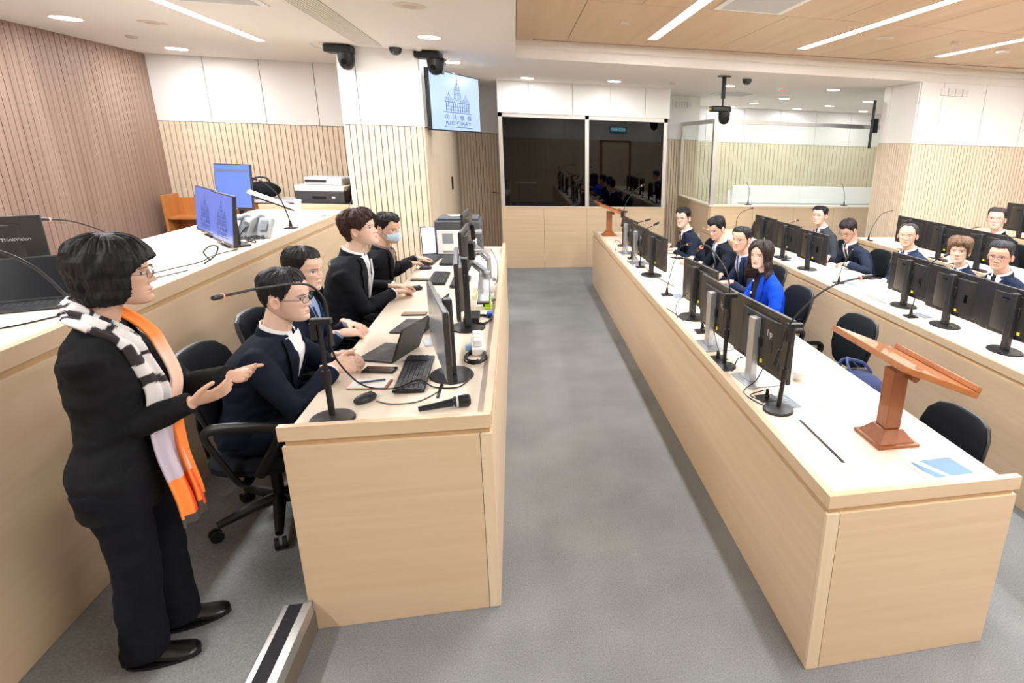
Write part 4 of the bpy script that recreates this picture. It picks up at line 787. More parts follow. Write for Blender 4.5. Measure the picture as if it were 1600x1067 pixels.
# power strip + tape
t=thing('power_strip','white multi-socket power block with plugs on the clerks\' desk','power strip',(-.235,3.15,ZL),.1); m=MB(); m.box(-.035,.035,-.12,.12,0,.04); m.build('socket_block',WHITE,t,bevel=.006)
for y in (-.07,.0,.07): m=MB(); m.cbox((0,y,.06),(.045,.045,.038)); m.build('plug',WHITE,t,bevel=.005)
m=MB(); m.cbox((-.05,-.06,.03),(.03,.03,.03)); m.build('blue_plug',LBLUE,t,bevel=.004)
t=thing('tape_dispenser','lime green round tape dispenser by the ledge of the clerks\' desk','tape dispenser',(-.215,4.0,ZL)); m=MB(); m.tube([(-.02,0,.04),(.02,0,.04)],.038,24); m.box(-.02,.02,-.06,.06,0,.015); m.build('dispenser_body',GREEN,t,bevel=.003); m=MB(); m.tube([(-.022,0,.04),(.022,0,.04)],.014,18); m.build('hub',WHITE,t)
t=thing('tissue_pack','green and white pack lying beyond the lime tape dispenser','pack',(-.26,4.3,ZL),.2); m=MB(); m.box(-.05,.05,-.07,.07,0,.035); m.build('pack_body',WHITE,t,bevel=.006); m=MB(); m.box(-.0505,.0,-.0705,.03,.005,.0355); m.build('green_band',GREEN,t)
t=thing('white_box','stack of white paper cards at the ledge of the clerks\' desk before the tray','box',(-.25,4.52,ZL),.1); m=MB(); m.box(-.055,.055,-.09,.09,0,.05); m.build('box_body',WHITE,t,bevel=.003)
t=thing('serial_plug','bright blue connector lying by the cable coil','plug',(-.195,3.78,ZL)); m=MB(); m.box(-.018,.018,-.03,.03,0,.03); m.build('plug_body',BLUEC,t,bevel=.003)
t=thing('router_box','dark grey box behind the pole monitor base','box',(-.30,3.72,ZL)); m=MB(); m.box(-.05,.045,-.09,.09,0,.035); m.build('case',DGREY,t,bevel=.004)
t=thing('touchpad_tray','thin pale grey slab beside the grey laptop','tray',(-.48,3.30,ZL),.3); m=MB(); m.box(-.06,.06,-.07,.07,0,.008); m.build('slab',LGREY,t,bevel=.002)
laptop('dark laptop at the far end of the second row, screen toward the column',(3.32,8.15,Z2),-PI/2,w=.3,d=.2,ang=1.9,h=.2)
# ================================================================ CHAIRS
def chair(label,loc,rz,sh=.46,bh=.36,tilt=.1):
    t=thing('office_chair',label,'chair',loc,rz)
    def sq(a,e): return math.copysign(abs(a)**e,a)
    rings=[]
    for k,(z,hw,th) in enumerate(((0,.13,.012),(.03,.165,.022),(.12,.20,.028),(.22,.215,.030),(.30,.20,.028),(.345,.16,.022),(bh,.10,.010))):
        y=-.21-tilt*z+.03*math.cos(z*6); rings.append([(hw*sq(math.cos(a),.8),y+th*sq(math.sin(a),.8)+.05*(hw*math.cos(a)/.2)**2*.8,sh+.13+z) for a in [2*PI*i/24 for i in range(24)]])
    m=MB(); m.loft(rings); m.build('backrest',BLACKF,t)
    r2=[[(x*1.045,y-.016,z) for x,y,z in r] for r in rings]; m=MB(); m.loft(r2); m.build('back_shell',DGREY,t)
    m=MB(); rr=[]
    for z,s in ((0,.9),(.015,1),(.045,1.0),(.065,.9)): rr.append([(.24*s*sq(math.cos(a),.7),.23*s*sq(math.sin(a),.7),sh-.065+z) for a in [2*PI*i/24 for i in range(24)]])
    m.loft(rr); m.build('seat',BLACKF,t)
    m=MB(); m.tube([(0,-.1,sh-.08),(0,-.27,sh-.06),(0,-.285,sh+.1),(0,-.27,sh+.25)],.022,8,flat=.012); m.build('back_support',BLACK,t)
    for s in (-1,1):
        m=MB(); m.tube(spl([(s*.2,-.02,sh-.07),(s*.28,-.03,sh-.06),(s*.285,-.12,sh+.14),(s*.285,-.12,sh+.20),(s*.285,-.05,sh+.215),(s*.285,.14,sh+.205),(s*.285,.17,sh+.17),(s*.28,.05,sh-.03)],5),.024,8,flat=.012); m.build('armrest',BLACK,t)
    m=MB(); m.cyl((0,0),.026,.1,sh-.066); m.build('gas_lift',BLACK,t)
    for i in range(5):
        a=2*PI*i/5+.3; c,s_=math.cos(a),math.sin(a)
        m=MB(); m.tube([(0,0,.115),(.12*c,.12*s_,.105),(.27*c,.27*s_,.075)],[.032,.026,.018],10); lg=m.build('base_leg',BLACK,t)
        m=MB(); 
        for q in (-1,1): m.tube([(.28*c-s_*q*.008,.28*s_+c*q*.008,.028),(.28*c-s_*q*.024,.28*s_+c*q*.024,.028)],.028,16)
        m.build('caster',BLACK,lg)
    return t
c0=chair('empty black office chair right behind the cherry lectern',(2.07,3.46,0),PI/2+.05,sh=.42)
chair('black office chair backrest showing beyond the blue brochure',(1.88,2.24,0),PI/2,sh=.30,bh=.36)
# ================================================================ PEOPLE
def sgp(a,e): return math.copysign(abs(a)**e,a)
HT=np.array([ # z, half width, front, back, centre
 (-.121,.012,.064,.040,.052),(-.117,.026,.076,.020,.045),(-.108,.039,.083,-.010,.030),(-.092,.050,.085,-.035,.012),(-.070,.0585,.083,-.060,.0),
 (-.045,.065,.081,-.076,-.004),(-.020,.070,.080,-.086,-.006),(.0,.0725,.080,-.093,-.008),(.025,.0745,.086,-.098,-.008),(.055,.0755,.086,-.100,-.008),
 (.080,.0715,.076,-.094,-.008),(.100,.060,.057,-.077,-.008),(.114,.043,.036,-.054,-.008),(.1225,.023,.014,-.030,-.008),(.1255,.004,-.005,-.011,-.008)])
def hsec(z): return [np.interp(z,HT[:,0],HT[:,i]) for i in (1,2,3,4)]
def hpoint(ph,z,grow=0.0,zc=None):
    a,f,b,c=hsec(z if zc is None else zc)
    s,co=math.sin(ph),math.cos(ph)
    e=.90
    x=(a+grow)*sgp(s,e); l=(f-c if co>0 else c-b)+grow
    y=c+l*sgp(co,e); return x,y
def g2(x,z,cx,cz,sx,sz): return math.exp(-((x-cx)/sx)**2-((z-cz)/sz)**2)
def mix3(a,b,t): return tuple(a[i]*(1-t)+b[i]*t for i in range(3))
def head_mesh(P,N=110,M=100):
    skin=tuple(v*.9 for v in srgb(P.get('skin','D9A88A'))); lip=srgb(P.get('lip','B8675C')); brow=srgb(P.get('browc','2A211D')); age=P.get('fem',False)
    phs=[]
    for i in range(N):   # denser at the face
        u=i/N*2*PI-PI; phs.append(u-.45*math.sin(u))
    zs=[]
    for j in range(M+1):
        v=j/M; zs.append(-.121+.2465*(v-.06*math.sin(2*PI*v)) if 0<j<M else (-.121 if j==0 else .1255))
    vs=[];cols=[]
    nose=P.get('nose',1.0); wmul=P.get('fw',1.0)
    for z in zs:
        for ph in phs:
            x,y=hpoint(ph,z); co=math.cos(ph)
            col=skin
            if co>0:
                d=0
                # nose
                br=np.interp(z,[-.043,-.038,-.031,-.010,.006,.02],[0,.010,.0215,.013,.006,.0]); sx=np.interp(z,[-.04,-.03,.0,.02],[.0125,.0125,.008,.008])
                d+=nose*br*math.exp(-(x/sx)**2)
                for s in (-1,1):
                    d+=.008*g2(x,z,s*.0145,-.034,.0065,.007)       # wings
                    d-=.0095*g2(x,z,s*.031,.003,.017,.0125)        # sockets
                    d+=.0045*g2(x,z,s*.031,.001,.0115,.0065)       # eyeball
                    d+=.0035*g2(x,z,s*.030,.0205,.020,.007)        # brow ridge
                    d+=.004*g2(x,z,s*.042,-.020,.018,.016)         # cheek
                    d-=.0015*g2(x,z,s*.030,-.048,.008,.016)
                d+=.0055*g2(x,z,0,-.0615,.019,.0055)+.0065*g2(x,z,0,-.0735,.017,.0058)-.0045*g2(x,z,0,-.0675,.022,.0020)
                d-=.0035*g2(x,z,0,-.0835,.018,.006)+.0015*g2(x,z,0,-.052,.004,.006)
                d+=.005*g2(x,z,0,-.101,.017,.012)
                y+=d
                # colour of features
                lm=g2(x,z,0,-.0625,.0265,.0046)+g2(x,z,0,-.0730,.0235,.0052)
                if lm>.35: col=mix3(col,lip,min(P.get('lips',.6),(lm-.35)*1.6))
                if g2(x,z,0,-.0675,.029,.0013)>.5: col=mix3(col,(.12,.03,.025),.6)
                for s in (-1,1):
                    ax=abs(x)
                    # brows
                    bz=.0195+.0045*math.cos((ax-.032)*60)
                    bm=math.exp(-((z-bz)/.0032)**2)*(1 if .014<ax<.050 else 0)
                    if s==1 and bm>.25: col=mix3(col,brow,min(.85,bm*P.get('browd',.9)))
                ex=(abs(x)-.031)/.0145; ez=z-(.002+.0010*ex); op=P.get('eye',.0048)
                if abs(ex)<1:
                    hh=op*(1-ex*ex)**.75
                    if abs(ez)<hh:
                        col=(.74,.70,.68); g=P.get('gaze',0)
                        if math.hypot(x-math.copysign(.031,x)-g,ez)<.0054: col=(.018,.010,.008)
                    elif 0<ez-hh<.0022: col=(.03,.018,.015)
                    elif -.0012<ez+hh<0: col=mix3(col,(.15,.07,.06),.4)
                # blush
                bl=sum(g2(x,z,s*.042,-.025,.02,.018) for s in (-1,1)); col=mix3(col,(min(1,skin[0]*1.05),skin[1]*.82,skin[2]*.80),.45*bl)
                nb=g2(x,z,0,-.034,.016,.010); col=mix3(col,(skin[0],skin[1]*.85,skin[2]*.82),.35*nb)
                if P.get('beard'):
                    bd=g2(x,z,0,-.056,.022,.0055)+g2(x,z,0,-.10,.03,.014); col=mix3(col,brow,P['beard']*min(1,bd)*.5)
            vs.append((x*wmul,y,z)); cols.append(col)
    K=len(zs)
    fs=[(i*N+j,i*N+(j+1)%N,(i+1)*N+(j+1)%N,(i+1)*N+j) for i in range(K-1) for j in range(N)]+[tuple(range(N))[::-1],tuple(range((K-1)*N,K*N))]
    # ears
    for s in (-1,1):
        o=len(vs); n,m_=18,12
        for i in range(m_+1):
            th=PI*i/m_
            for j in range(n):
                a=2*PI*j/n; ey=math.sin(th)*math.cos(a); ez=-math.cos(th); et=math.sin(th)*math.sin(a)
                rim=math.hypot(ey,ez)
                off=.0055+.004*rim**3 - (.010*math.exp(-((ey-.1)/.45)**2-((ez-.05)/.5)**2) if et>0 else 0)
                yy=.017*ey*(1-.25*ez*-1)-.010; zz=.031*ez-.012
                xx=.0735*wmul+ (et*off) +.006+ .010*max(0,-ey)
                vs.append((s*xx,yy-.12*zz,zz)); cols.append(mix3(skin,(skin[0],skin[1]*.72,skin[2]*.68),.35))
        fs+=[(o+i*n+j,o+i*n+(j+1)%n,o+(i+1)*n+(j+1)%n,o+(i+1)*n+j) for i in range(m_) for j in range(n)]
    return vs,fs,cols
# hair styles: hairline height by angle from the front (degrees), thickness top/side/back
HS={
 'short':dict(line=([0,25,40,52,62,72,80,88,102,115,135,180],[.078,.080,.084,.072,.040,.020,-.008,.018,.028,-.020,-.048,-.052]),T=(.020,.007,.011)),
 'crop':dict(line=([0,25,40,52,62,72,80,88,102,115,135,180],[.080,.080,.084,.070,.040,.018,-.006,.018,.028,-.018,-.046,-.050]),T=(.014,.004,.009),ragged=.008,taper=.05,lock=.005),
 'side':dict(line=([0,15,35,50,60,72,80,88,102,115,135,180],[.070,.076,.084,.070,.042,.018,-.010,.016,.026,-.022,-.052,-.056]),T=(.018,.005,.010),fringe=.1,lock=.006,ragged=.010,taper=.05),
 'reced':dict(line=([0,20,40,55,66,74,80,88,102,115,135,180],[.104,.108,.104,.080,.040,.018,-.006,.018,.026,-.020,-.048,-.052]),T=(.010,.008,.012),lock=.003),
 'floppy':dict(line=([0,8,22,38,52,64,76,84,92,104,118,135,180],[.078,.070,.058,.050,.028,.010,-.014,.008,.018,.012,-.040,-.075,-.088]),T=(.026,.018,.020),fringe=.8,lock=.010,ragged=.010,taper=.02),
 'quiff':dict(line=([0,25,40,52,62,72,80,88,102,115,135,180],[.082,.084,.088,.070,.040,.016,-.010,.016,.026,-.018,-.046,-.050]),T=(.018,.004,.009),fringe=.15,lock=.006,ragged=.012,taper=.05),
 'bob':dict(line=([0,25,40,52,60,68,78,100,140,180],[.048,.046,.038,.022,.0,-.075,-.104,-.112,-.112,-.110]),T=(.024,.026,.028),zmin=-.125,taper=0,lock=.008,ragged=.008),
 'femshort':dict(line=([0,15,30,45,58,66,76,84,94,104,120,180],[.046,.058,.050,.036,.004,-.030,-.055,-.020,-.01,-.03,-.080,-.085]),T=(.030,.020,.026),zmin=-.09,taper=.03,lock=.007,ragged=.014,fringe=.2),
 'long':dict(line=([0,10,28,42,54,64,76,100,140,180],[.086,.076,.054,.020,-.04,-.185,-.235,-.23,-.21,-.20]),T=(.016,.020,.024),zmin=-.25,taper=.012,lock=.009,ragged=.01),
}
def hair_mesh(P,N=150,M=110):
    st=HS[P['hair']]; zmin=st.get('zmin',-.09); la,lz=st['line']; Tt,Ts,Tb=st['T']; seed=P.get('seed',0)
    zs=[zmin+(.1255-zmin)*(j/M) for j in range(M+1)]
    vs=[]; wmul=P.get('fw',1.0)
    for z in zs:
        for i in range(N):
            ph=2*PI*i/N-PI; deg=abs(math.degrees(ph))
            line=np.interp(deg,la,lz)+ st.get('ragged',.004)*noise.noise(Vector((ph*11,seed,0)))+st.get('ragged',.004)*.7*noise.noise(Vector((ph*37,seed,4)))
            zz=max(z,-.045); m_=min(1,max(0,(z-line)/.006)); m_=m_*m_*(3-2*m_)
            top=min(1,max(0,(z-(.02 if P['hair'] in('bob','long','femshort','floppy') else .05))/.06)); side=min(1,deg/90); back=max(0,(deg-90)/90)
            T=(Ts*(1-back)+Tb*back)*(1-top)+Tt*top
            if deg<70: T=T*(side)+Tt*(1-side)*.9
            fr=st.get('fringe',0)
            if fr and deg<60 and z<line+.05: T+=.008*fr*(1-deg/60)*(1 if fr>0 else -1)
            tp=st.get('taper',.035)
            if tp: k=min(1,max(0,(z-line)/tp)); T=.0025+(T-.0025)*math.sin(k*PI/2)**(.8 if fr>0 and deg<60 else 1.2)
            lock=noise.noise(Vector((ph*5+z*14+seed,z*18,seed)))*st.get('lock',.006)+noise.noise(Vector((ph*16+z*22,z*14,seed+3)))*st.get('lock',.006)*.6+noise.noise(Vector((ph*40+z*12,z*9,seed+7)))*.0016
            T+=lock*min(1,T/.012)
            if P['hair']=='long' and z<-.05:
                k=(-.05-z)/.20; T+=.022*math.sin(min(1,k)*2.4)*(1 if deg<130 else .2)-.012*k+.004*math.sin(z*60)
            if P['hair']=='bob' and z<.0: T+=.007*math.sin(min(1,(-z)/.10)*PI)-.012*max(0,(-.07-z)/.04)
            x1,y1=hpoint(ph,z,T,zz); x0,y0=hpoint(ph,min(.125,max(z,-.12)),-.016)
            kk=min(1,max(0,(-.055-z)/.035)); x0=x0*(1-kk)+.03*math.sin(ph)*kk; y0=y0*(1-kk)+(-.045+.02*math.cos(ph))*kk
            if P['hair']=='long' and z<-.08 and deg<120: y1+=(-.08-z)*.2*(1-max(0,deg-90)/30)
            x=x0+(x1-x0)*m_; y=y0+(y1-y0)*m_
            zo=z; g=T*m_-.012*(1-m_)
            if z>.03: zo=z+g*min(1,(z-.03)/.08)
            vs.append((x*wmul,y,zo))
    fs=[(i*N+j,i*N+(j+1)%N,(i+1)*N+(j+1)%N,(i+1)*N+j) for i in range(M) for j in range(N)]+[tuple(range(N))[::-1],tuple(range(M*N,(M+1)*N))]
    return vs,fs
def remesh(mb,vox,smooth=3):
    me=bpy.data.meshes.new('tmp'); me.from_pydata([tuple(p) for p in mb.v],[],mb.f)
    bm=bmesh.new(); bm.from_mesh(me); bmesh.ops.recalc_face_normals(bm,faces=bm.faces); bm.to_mesh(me); bm.free()
    o=bpy.data.objects.new('tmp',me); COL.objects.link(o)
    r=o.modifiers.new('r','REMESH'); r.mode='VOXEL'; r.voxel_size=vox; r.adaptivity=0
    if smooth: s=o.modifiers.new('s','SMOOTH'); s.iterations=smooth; s.factor=.6
    dg=bpy.context.evaluated_depsgraph_get(); m2=bpy.data.meshes.new_from_object(o.evaluated_get(dg))
    vs=[tuple(v.co) for v in m2.vertices]; fs=[tuple(p.vertices) for p in m2.polygons]
    nr=[tuple(v.normal) for v in m2.vertices]
    bpy.data.objects.remove(o); bpy.data.meshes.remove(me); bpy.data.meshes.remove(m2)
    return vs,fs,nr
def hand(mb,W,d,n,side,curl=(.35,.4,.3),spread=.06,thumb=.5,s=1.0,curls=None):
    """W wrist, d direction of the hand, n palm normal, side +1 right / -1 left"""
    d=Vector(d).normalized(); n=Vector(n); n=(n-d*n.dot(d)).normalized(); l=d.cross(n)*side   # toward the thumb
    W=Vector(W)
    def sec(c,rw,rt,dd=d,ll=l,nn=n): return [tuple(c+ll*rw*math.cos(2*PI*i/14)+nn*rt*math.sin(2*PI*i/14)) for i in range(14)]
    R_=[(-.05,.026,.019),(-.01,.026,.017),(.02,.034,.016),(.05,.041,.015),(.082,.042,.012),(.093,.038,.008)]
    mb.loft([sec(W+d*a*s,b*s,c*s) for a,b,c in R_])
    fin=[(.028,.070,.0088),(.0095,.079,.0092),(-.0105,.073,.0088),(-.029,.058,.0078)]
    for i,(lo,L,r) in enumerate(fin):
        c=curls[i] if curls else curl; p=W+d*.084*s+l*lo*s; dr=(d+l*spread*(1.3-i)*.8).normalized(); pts=[p-d*.02*s,p]; nn=n
        for k,fr in enumerate((.45,.31,.24)):
            ax=dr.cross(nn).normalized(); Rm=Matrix.Rotation(c[k],3,ax); dr=(Rm@dr).normalized(); nn=(Rm@nn).normalized(); p=p+dr*L*fr*s; pts.append(p)
        mb.tube(pts,[r*1.05*s,r*1.05*s,r*s,r*.92*s,r*.78*s],10)
        mb.ell(pts[-1],(r*.8*s,)*3,8,6)
    p=W+d*.022*s+l*.022*s; dr=(d*.75+l*.62+n*thumb*.5).normalized(); pts=[p-dr*.01*s,p]
    for k,fr in enumerate((.042,.034,.026)):
        p=p+dr*fr*s; pts.append(p); dr=(dr+d*.25+n*.12*thumb-l*.12).normalized()
    mb.tube(pts,[.013*s,.014*s,.0115*s,.0100*s,.0082*s],10); mb.ell(pts[-1],(.0083*s,)*3,8,6)
def skinmat():
    m=bpy.data.materials.new('skin'); m.use_nodes=True; nt=m.node_tree; b=nt.nodes['Principled BSDF']
    a=nt.nodes.new('ShaderNodeAttribute'); a.attribute_name='Col'; nt.links.new(a.outputs['Color'],b.inputs['Base Color'])
    b.inputs['Roughness'].default_value=.48; b.inputs['Specular IOR Level'].default_value=.4
    tc=nt.nodes.new('ShaderNodeTexCoord'); n=nt.nodes.new('ShaderNodeTexNoise'); n.inputs['Scale'].default_value=300; nt.links.new(tc.outputs['Object'],n.inputs['Vector'])
    bp=nt.nodes.new('ShaderNodeBump'); bp.inputs['Strength'].default_value=.08; bp.inputs['Distance'].default_value=.001; nt.links.new(n.outputs['Fac'],bp.inputs['Height']); nt.links.new(bp.outputs['Normal'],b.inputs['Normal'])
    return m
SKIN=skinmat()
def hairmat(name,col,hi):
    if name in MATS: return MATS[name]
    m=bpy.data.materials.new(name); m.use_nodes=True; nt=m.node_tree; b=nt.nodes['Principled BSDF']
    tc=nt.nodes.new('ShaderNodeTexCoord'); mp=nt.nodes.new('ShaderNodeMapping'); mp.inputs['Scale'].default_value=(110,110,9)
    n=nt.nodes.new('ShaderNodeTexNoise'); n.inputs['Scale'].default_value=1.4; n.inputs['Detail'].default_value=4; n.inputs['Distortion'].default_value=.4
    nt.links.new(tc.outputs['Object'],mp.inputs['Vector']); nt.links.new(mp.outputs[0],n.inputs['Vector'])
    cr=nt.nodes.new('ShaderNodeValToRGB'); cr.color_ramp.elements[0].position=.35; cr.color_ramp.elements[1].position=.72
    cr.color_ramp.elements[0].color=(*srgb(col),1); cr.color_ramp.elements[1].color=(*srgb(hi),1)
    nt.links.new(n.outputs['Fac'],cr.inputs[0]); nt.links.new(cr.outputs[0],b.inputs['Base Color'])
    b.inputs['Roughness'].default_value=.5; b.inputs['Specular IOR Level'].default_value=.28
    bp=nt.nodes.new('ShaderNodeBump'); bp.inputs['Strength'].default_value=.6; bp.inputs['Distance'].default_value=.003; nt.links.new(n.outputs['Fac'],bp.inputs['Height']); nt.links.new(bp.outputs['Normal'],b.inputs['Normal'])
    MATS[name]=m; return m
def cloth(name,col,rough=.85,bump=(500,.35),sheen=.0,spec=.2):
    m=mat(name,col,rough,spec=spec,bump=bump); return m
# torso profile: s, half width, front depth, back depth
TM=np.array([(-.06,.165,.11,.12),(.02,.170,.125,.115),(.12,.160,.130,.095),(.22,.166,.125,.10),(.32,.182,.122,.115),(.40,.192,.115,.120),(.45,.196,.102,.112),(.485,.184,.088,.100),(.515,.150,.074,.088),(.54,.106,.064,.077),(.56,.070,.057,.064)])
TF=np.array([(-.06,.168,.105,.125),(.02,.172,.105,.12),(.12,.142,.098,.09),(.22,.142,.110,.09),(.32,.160,.130,.10),(.40,.170,.108,.108),(.45,.172,.088,.100),(.485,.160,.076,.088),(.515,.126,.064,.078),(.54,.086,.055,.066),(.56,.060,.048,.056)])
HSC=(1.04,1.02,.885)
def person(P):
    root=thing('person',P['label'],'person',P['loc'],P['yaw'],P.get('group'))
    Ri=Matrix.Rotation(-P['yaw'],3,'Z'); L0=Vector(P['loc'])
    loc=lambda w:Ri@(Vector(w)-L0)
    sc=P.get('sc',1.0); fem=P.get('fem',False); stand=P.get('stand',False); fat=P.get('fat',1.0)
    TT=TF if fem else TM
    hz=P['seat']+.10*sc if not stand else P['hip']          # pelvis centre height (local)
    hc=loc(P['head'])                                        # head centre in local space
    hs=P.get('hs',1.0)
    hyaw,hpit,hrol=P.get('hrot',(0,0,0))                     # head turn: local yaw(+left), pitch(+down), roll
    HR=(Matrix.Rotation(hyaw,3,'Z')@Matrix.Rotation(-hpit,3,'X')@Matrix.Rotation(hrol,3,'Y'))
    HP=lambda p:hc+HR@Vector((p[0]*HSC[0],p[1]*HSC[1],p[2]*HSC[2]))*hs
    neck_top=hc+HR@Vector((0,-.030,-.065))*hs
    nb=Vector((hc.x*.85,hc.y-.030*hs+P.get('nbk',-.03),hc.z-P.get('neck',.150)*hs))   # base of the neck
    ks=(nb.z-hz)/.555
    def sp(s):
        t=max(0,s/.555); return Vector((nb.x*t,nb.y*(t**1.25),hz+s*ks))
    def prof(s): return [np.interp(s,TT[:,0],TT[:,i])*sc*(fat if s<.46 else 1+(fat-1)*.3) for i in (1,2,3)]
    def tring(s,g=0,n=36):
        w,f,b=prof(s); c=sp(s); out=[]
        for i in range(n):
            a=2*PI*i/n; out.append((c.x+(w+g)*sgp(math.cos(a),.85),c.y+((f if math.sin(a)>0 else b)+g)*sgp(math.sin(a),.85),c.z))
        return out
    def chest(x,s,off):
        w,f,b=prof(s); c=sp(s); q=min(.999,abs(x)/(w+.008)); return (c.x+x,c.y+(f+off)*(1-q**2.35)**(1/2.35),c.z)
    seed=P.get('seed',0)
    # arms
    hands=P['hands']; arm=[]
    for k,side in enumerate((1,-1)):     # right (+x), left (-x)
        H=hands[k]; W=loc(H['w']); sS=sp(.445)+Vector((side*.168*sc*(1 if not fem else .93),-.005,.0))
        a1,a2=.285*sc,.255*sc; v=W-sS; D=min(v.length,(a1+a2)*.985)
        if v.length>D: W=sS+v.normalized()*D
        v=(W-sS); D=v.length; u=v.normalized(); ca=(a1*a1+D*D-a2*a2)/(2*a1*D); ca=max(-1,min(1,ca)); hh=a1*math.sqrt(1-ca*ca)
        pole=Vector(H.get('pole',(side*.5,-.25,-1))); pole=(pole-u*pole.dot(u)).normalized(); E=sS+u*a1*ca+pole*hh
        arm.append((sS,E,W,side,H))
    # ---------------- body mesh
    vs,fs,cols=[],[],[]
    def addm(v,f,c):
        o=len(vs); vs.extend(v); fs.extend([tuple(i+o for i in q) for q in f]); cols.extend(c if isinstance(c,list) else [c]*len(v))
    hv,hf,hcs=head_mesh(P,*P.get('res',(110,100)))
    addm([tuple(HP(p)) for p in hv],hf,hcs)
    sk=tuple(v*.9 for v in srgb(P.get('skin','D9A88A'))); hk=mix3(sk,(sk[0],sk[1]*.85,sk[2]*.8),.25)
    m=MB(); nr=.056*sc*(.88 if fem else 1)
    m.tube([neck_top+Vector((0,0,.03)),neck_top,neck_top.lerp(nb,.5),nb,nb+Vector((0,-.0,-.07))],[nr*.9,nr*.96,nr,nr*1.05,nr*1.05],20); addm(m.v,m.f,sk)
    m=MB(); m.loft([tring(s,-.012) for s in (.0,.12,.22,.32,.40,.44)]); addm(m.v,m.f,sk)
    hm=MB()
    for sS,E,W,side,H in arm:
        d=Vector(H['d']) if 'd' in H else (W-E); d=(Ri@d if 'd' in H else d).normalized()
        n=Vector(H.get('n',(0,0,-1))); n=Ri@n if 'n' in H else n
        hand(hm,W,d,n,side,H.get('curl',(.35,.4,.3)),H.get('spread',.06),H.get('thumb',.5),H.get('s',1.0)*sc*(.9 if fem else 1),H.get('curls'))
        hm.tube([E.lerp(W,.45),W],[.030*sc,.025*sc],14)
    v,f,_=remesh(hm,P.get('hvox',.0045),1); addm(v,f,hk)
    # legs
    lm=MB(); knees=[]
    for k,side in enumerate((1,-1)):
        hip=Vector((side*.088*sc,0,hz-.02))
        if stand:
            F=loc(P['feet'][k]); K=hip.lerp(Vector((F.x,F.y,.09)),.5)+Vector((0,.025,0)); A=Vector((F.x,F.y,.09))
        else:
            kn=P.get('knee',.44); K=hip+Vector((side*.05,kn*sc,.01)); A=Vector((K.x,K.y+P.get('foot',-.02),.09))
            F=A
        knees.append((hip,K,A,side))
        lm.tube([hip,K,A],[.07*sc,.05*sc,.036*sc],12)
    addm(lm.v,lm.f,sk)
    me=bpy.data.meshes.new('body'); me.from_pydata(vs,[],fs); me.materials.append(SKIN)
    ca_=me.color_attributes.new('Col','FLOAT_COLOR','POINT'); ca_.data.foreach_set('color',np.array([(c[0],c[1],c[2],1) for c in cols],dtype=np.float32).ravel())
    me.polygons.foreach_set('use_smooth',[True]*len(me.polygons))
    bm=bmesh.new(); bm.from_mesh(me); bmesh.ops.recalc_face_normals(bm,faces=bm.faces); bm.to_mesh(me); bm.free()
    bo=bpy.data.objects.new('body',me); COL.objects.link(bo); bo.parent=root
    # ---------------- hair
    m=MB(); hv,hf=hair_mesh(P,*P.get('hres',(150,110))); m.add([tuple(HP(p)) for p in hv],hf)
    m.build('hair',hairmat(*P.get('hairc',('hair_black','100E0F','2A2728'))),root,angle=180)
    # ---------------- jacket
    J=P.get('jacket','12141B'); jm=cloth('jacket_'+J,J,P.get('jrough',.85),sheen=.1)
    m=MB(); s0=P.get('jlow',-.05)
    m.loft([tring(s,g) for s,g in ((s0,.004),(.0,.006),(.06,.006),(.12,.006),(.18,.006),(.22,.006),(.27,.007),(.32,.007),(.37,.007),(.41,.006),(.44,.005),(.47,.005),(.49,.004),(.51,.004),(.53,.003),(.545,.002))])
    for sS,E,W,side,H in arm:
        ru=.060*sc*P.get('slv',1.0); cu=W-(W-E).normalized()*P.get('slend',.015)
        m.tube([sS+Vector((-side*.05,0,.005)),sS,sS.lerp(E,.35),sS.lerp(E,.75),E,E.lerp(cu,.3),E.lerp(cu,.7),cu],[ru*.95,ru*1.06,ru*1.0,ru*.88,ru*.86,ru*.84,ru*.72,ru*.66],18)
    v,f,nn=remesh(m,P.get('vox',.009),4)
    out=[]
    for p,n_ in zip(v,nn):
        q=Vector(p); a=noise.noise(q*7+Vector((seed,0,0)))*.008+noise.noise(Vector((q.x*9,q.y*9,q.z*24))+Vector((0,seed,0)))*.006+noise.noise(Vector((q.x*30+q.z*18,q.y*26,q.z*30-q.y*20))+Vector((0,seed,7)))*.0028
        # creases round the elbows
        for sS,E,W,side,H in arm:
            de=(q-E).length
            if de<.12: a+=.005*(1-de/.12)*math.sin(de*150)
        w_=1.0 if abs(q.x-sp(.3).x)>.09 or q.y<sp(.3).y else .35
        out.append(tuple(q+Vector(n_)*a*w_))
    jk=MB(); jk.v=out; jk.f=f; jk.mi=[0]*len(f); jk.build('jacket' if P.get('open',True) else P.get('topname','jacket'),jm,root,angle=180)
    def slab(name,fn,us,vs_,mm,th=.004,par=root):
        m=MB(); nu,nv=len(us),len(vs_); A=[fn(u,v_) for v_ in vs_ for u in us]; B=[fn(u,v_,-th) for v_ in vs_ for u in us]
        f=[]
        for j in range(nv-1):
            for i in range(nu-1):
                a=j*nu+i; f.append((a,a+1,a+nu+1,a+nu)); o=nu*nv; f.append((o+a+nu,o+a+nu+1,o+a+1,o+a))
        rim=[i for i in range(nu)]+[j*nu+nu-1 for j in range(1,nv)]+[(nv-1)*nu+i for i in range(nu-2,-1,-1)]+[j*nu for j in range(nv-2,0,-1)]
        o=nu*nv
        for a,b in zip(rim,rim[1:]+rim[:1]): f.append((b,a,a+o,b+o))
        m.add(A+B,f); return m.build(name,mm,par,angle=50)
    vb=P.get('vbot',.20); lift=.012
    def vw(s): return .074*sc*min(1,max(0,(s-vb)/(.53-vb)))**.8+.004
    ss=list(np.linspace(vb,.532,16))
    shirt=P.get('shirt','F2F3F6')
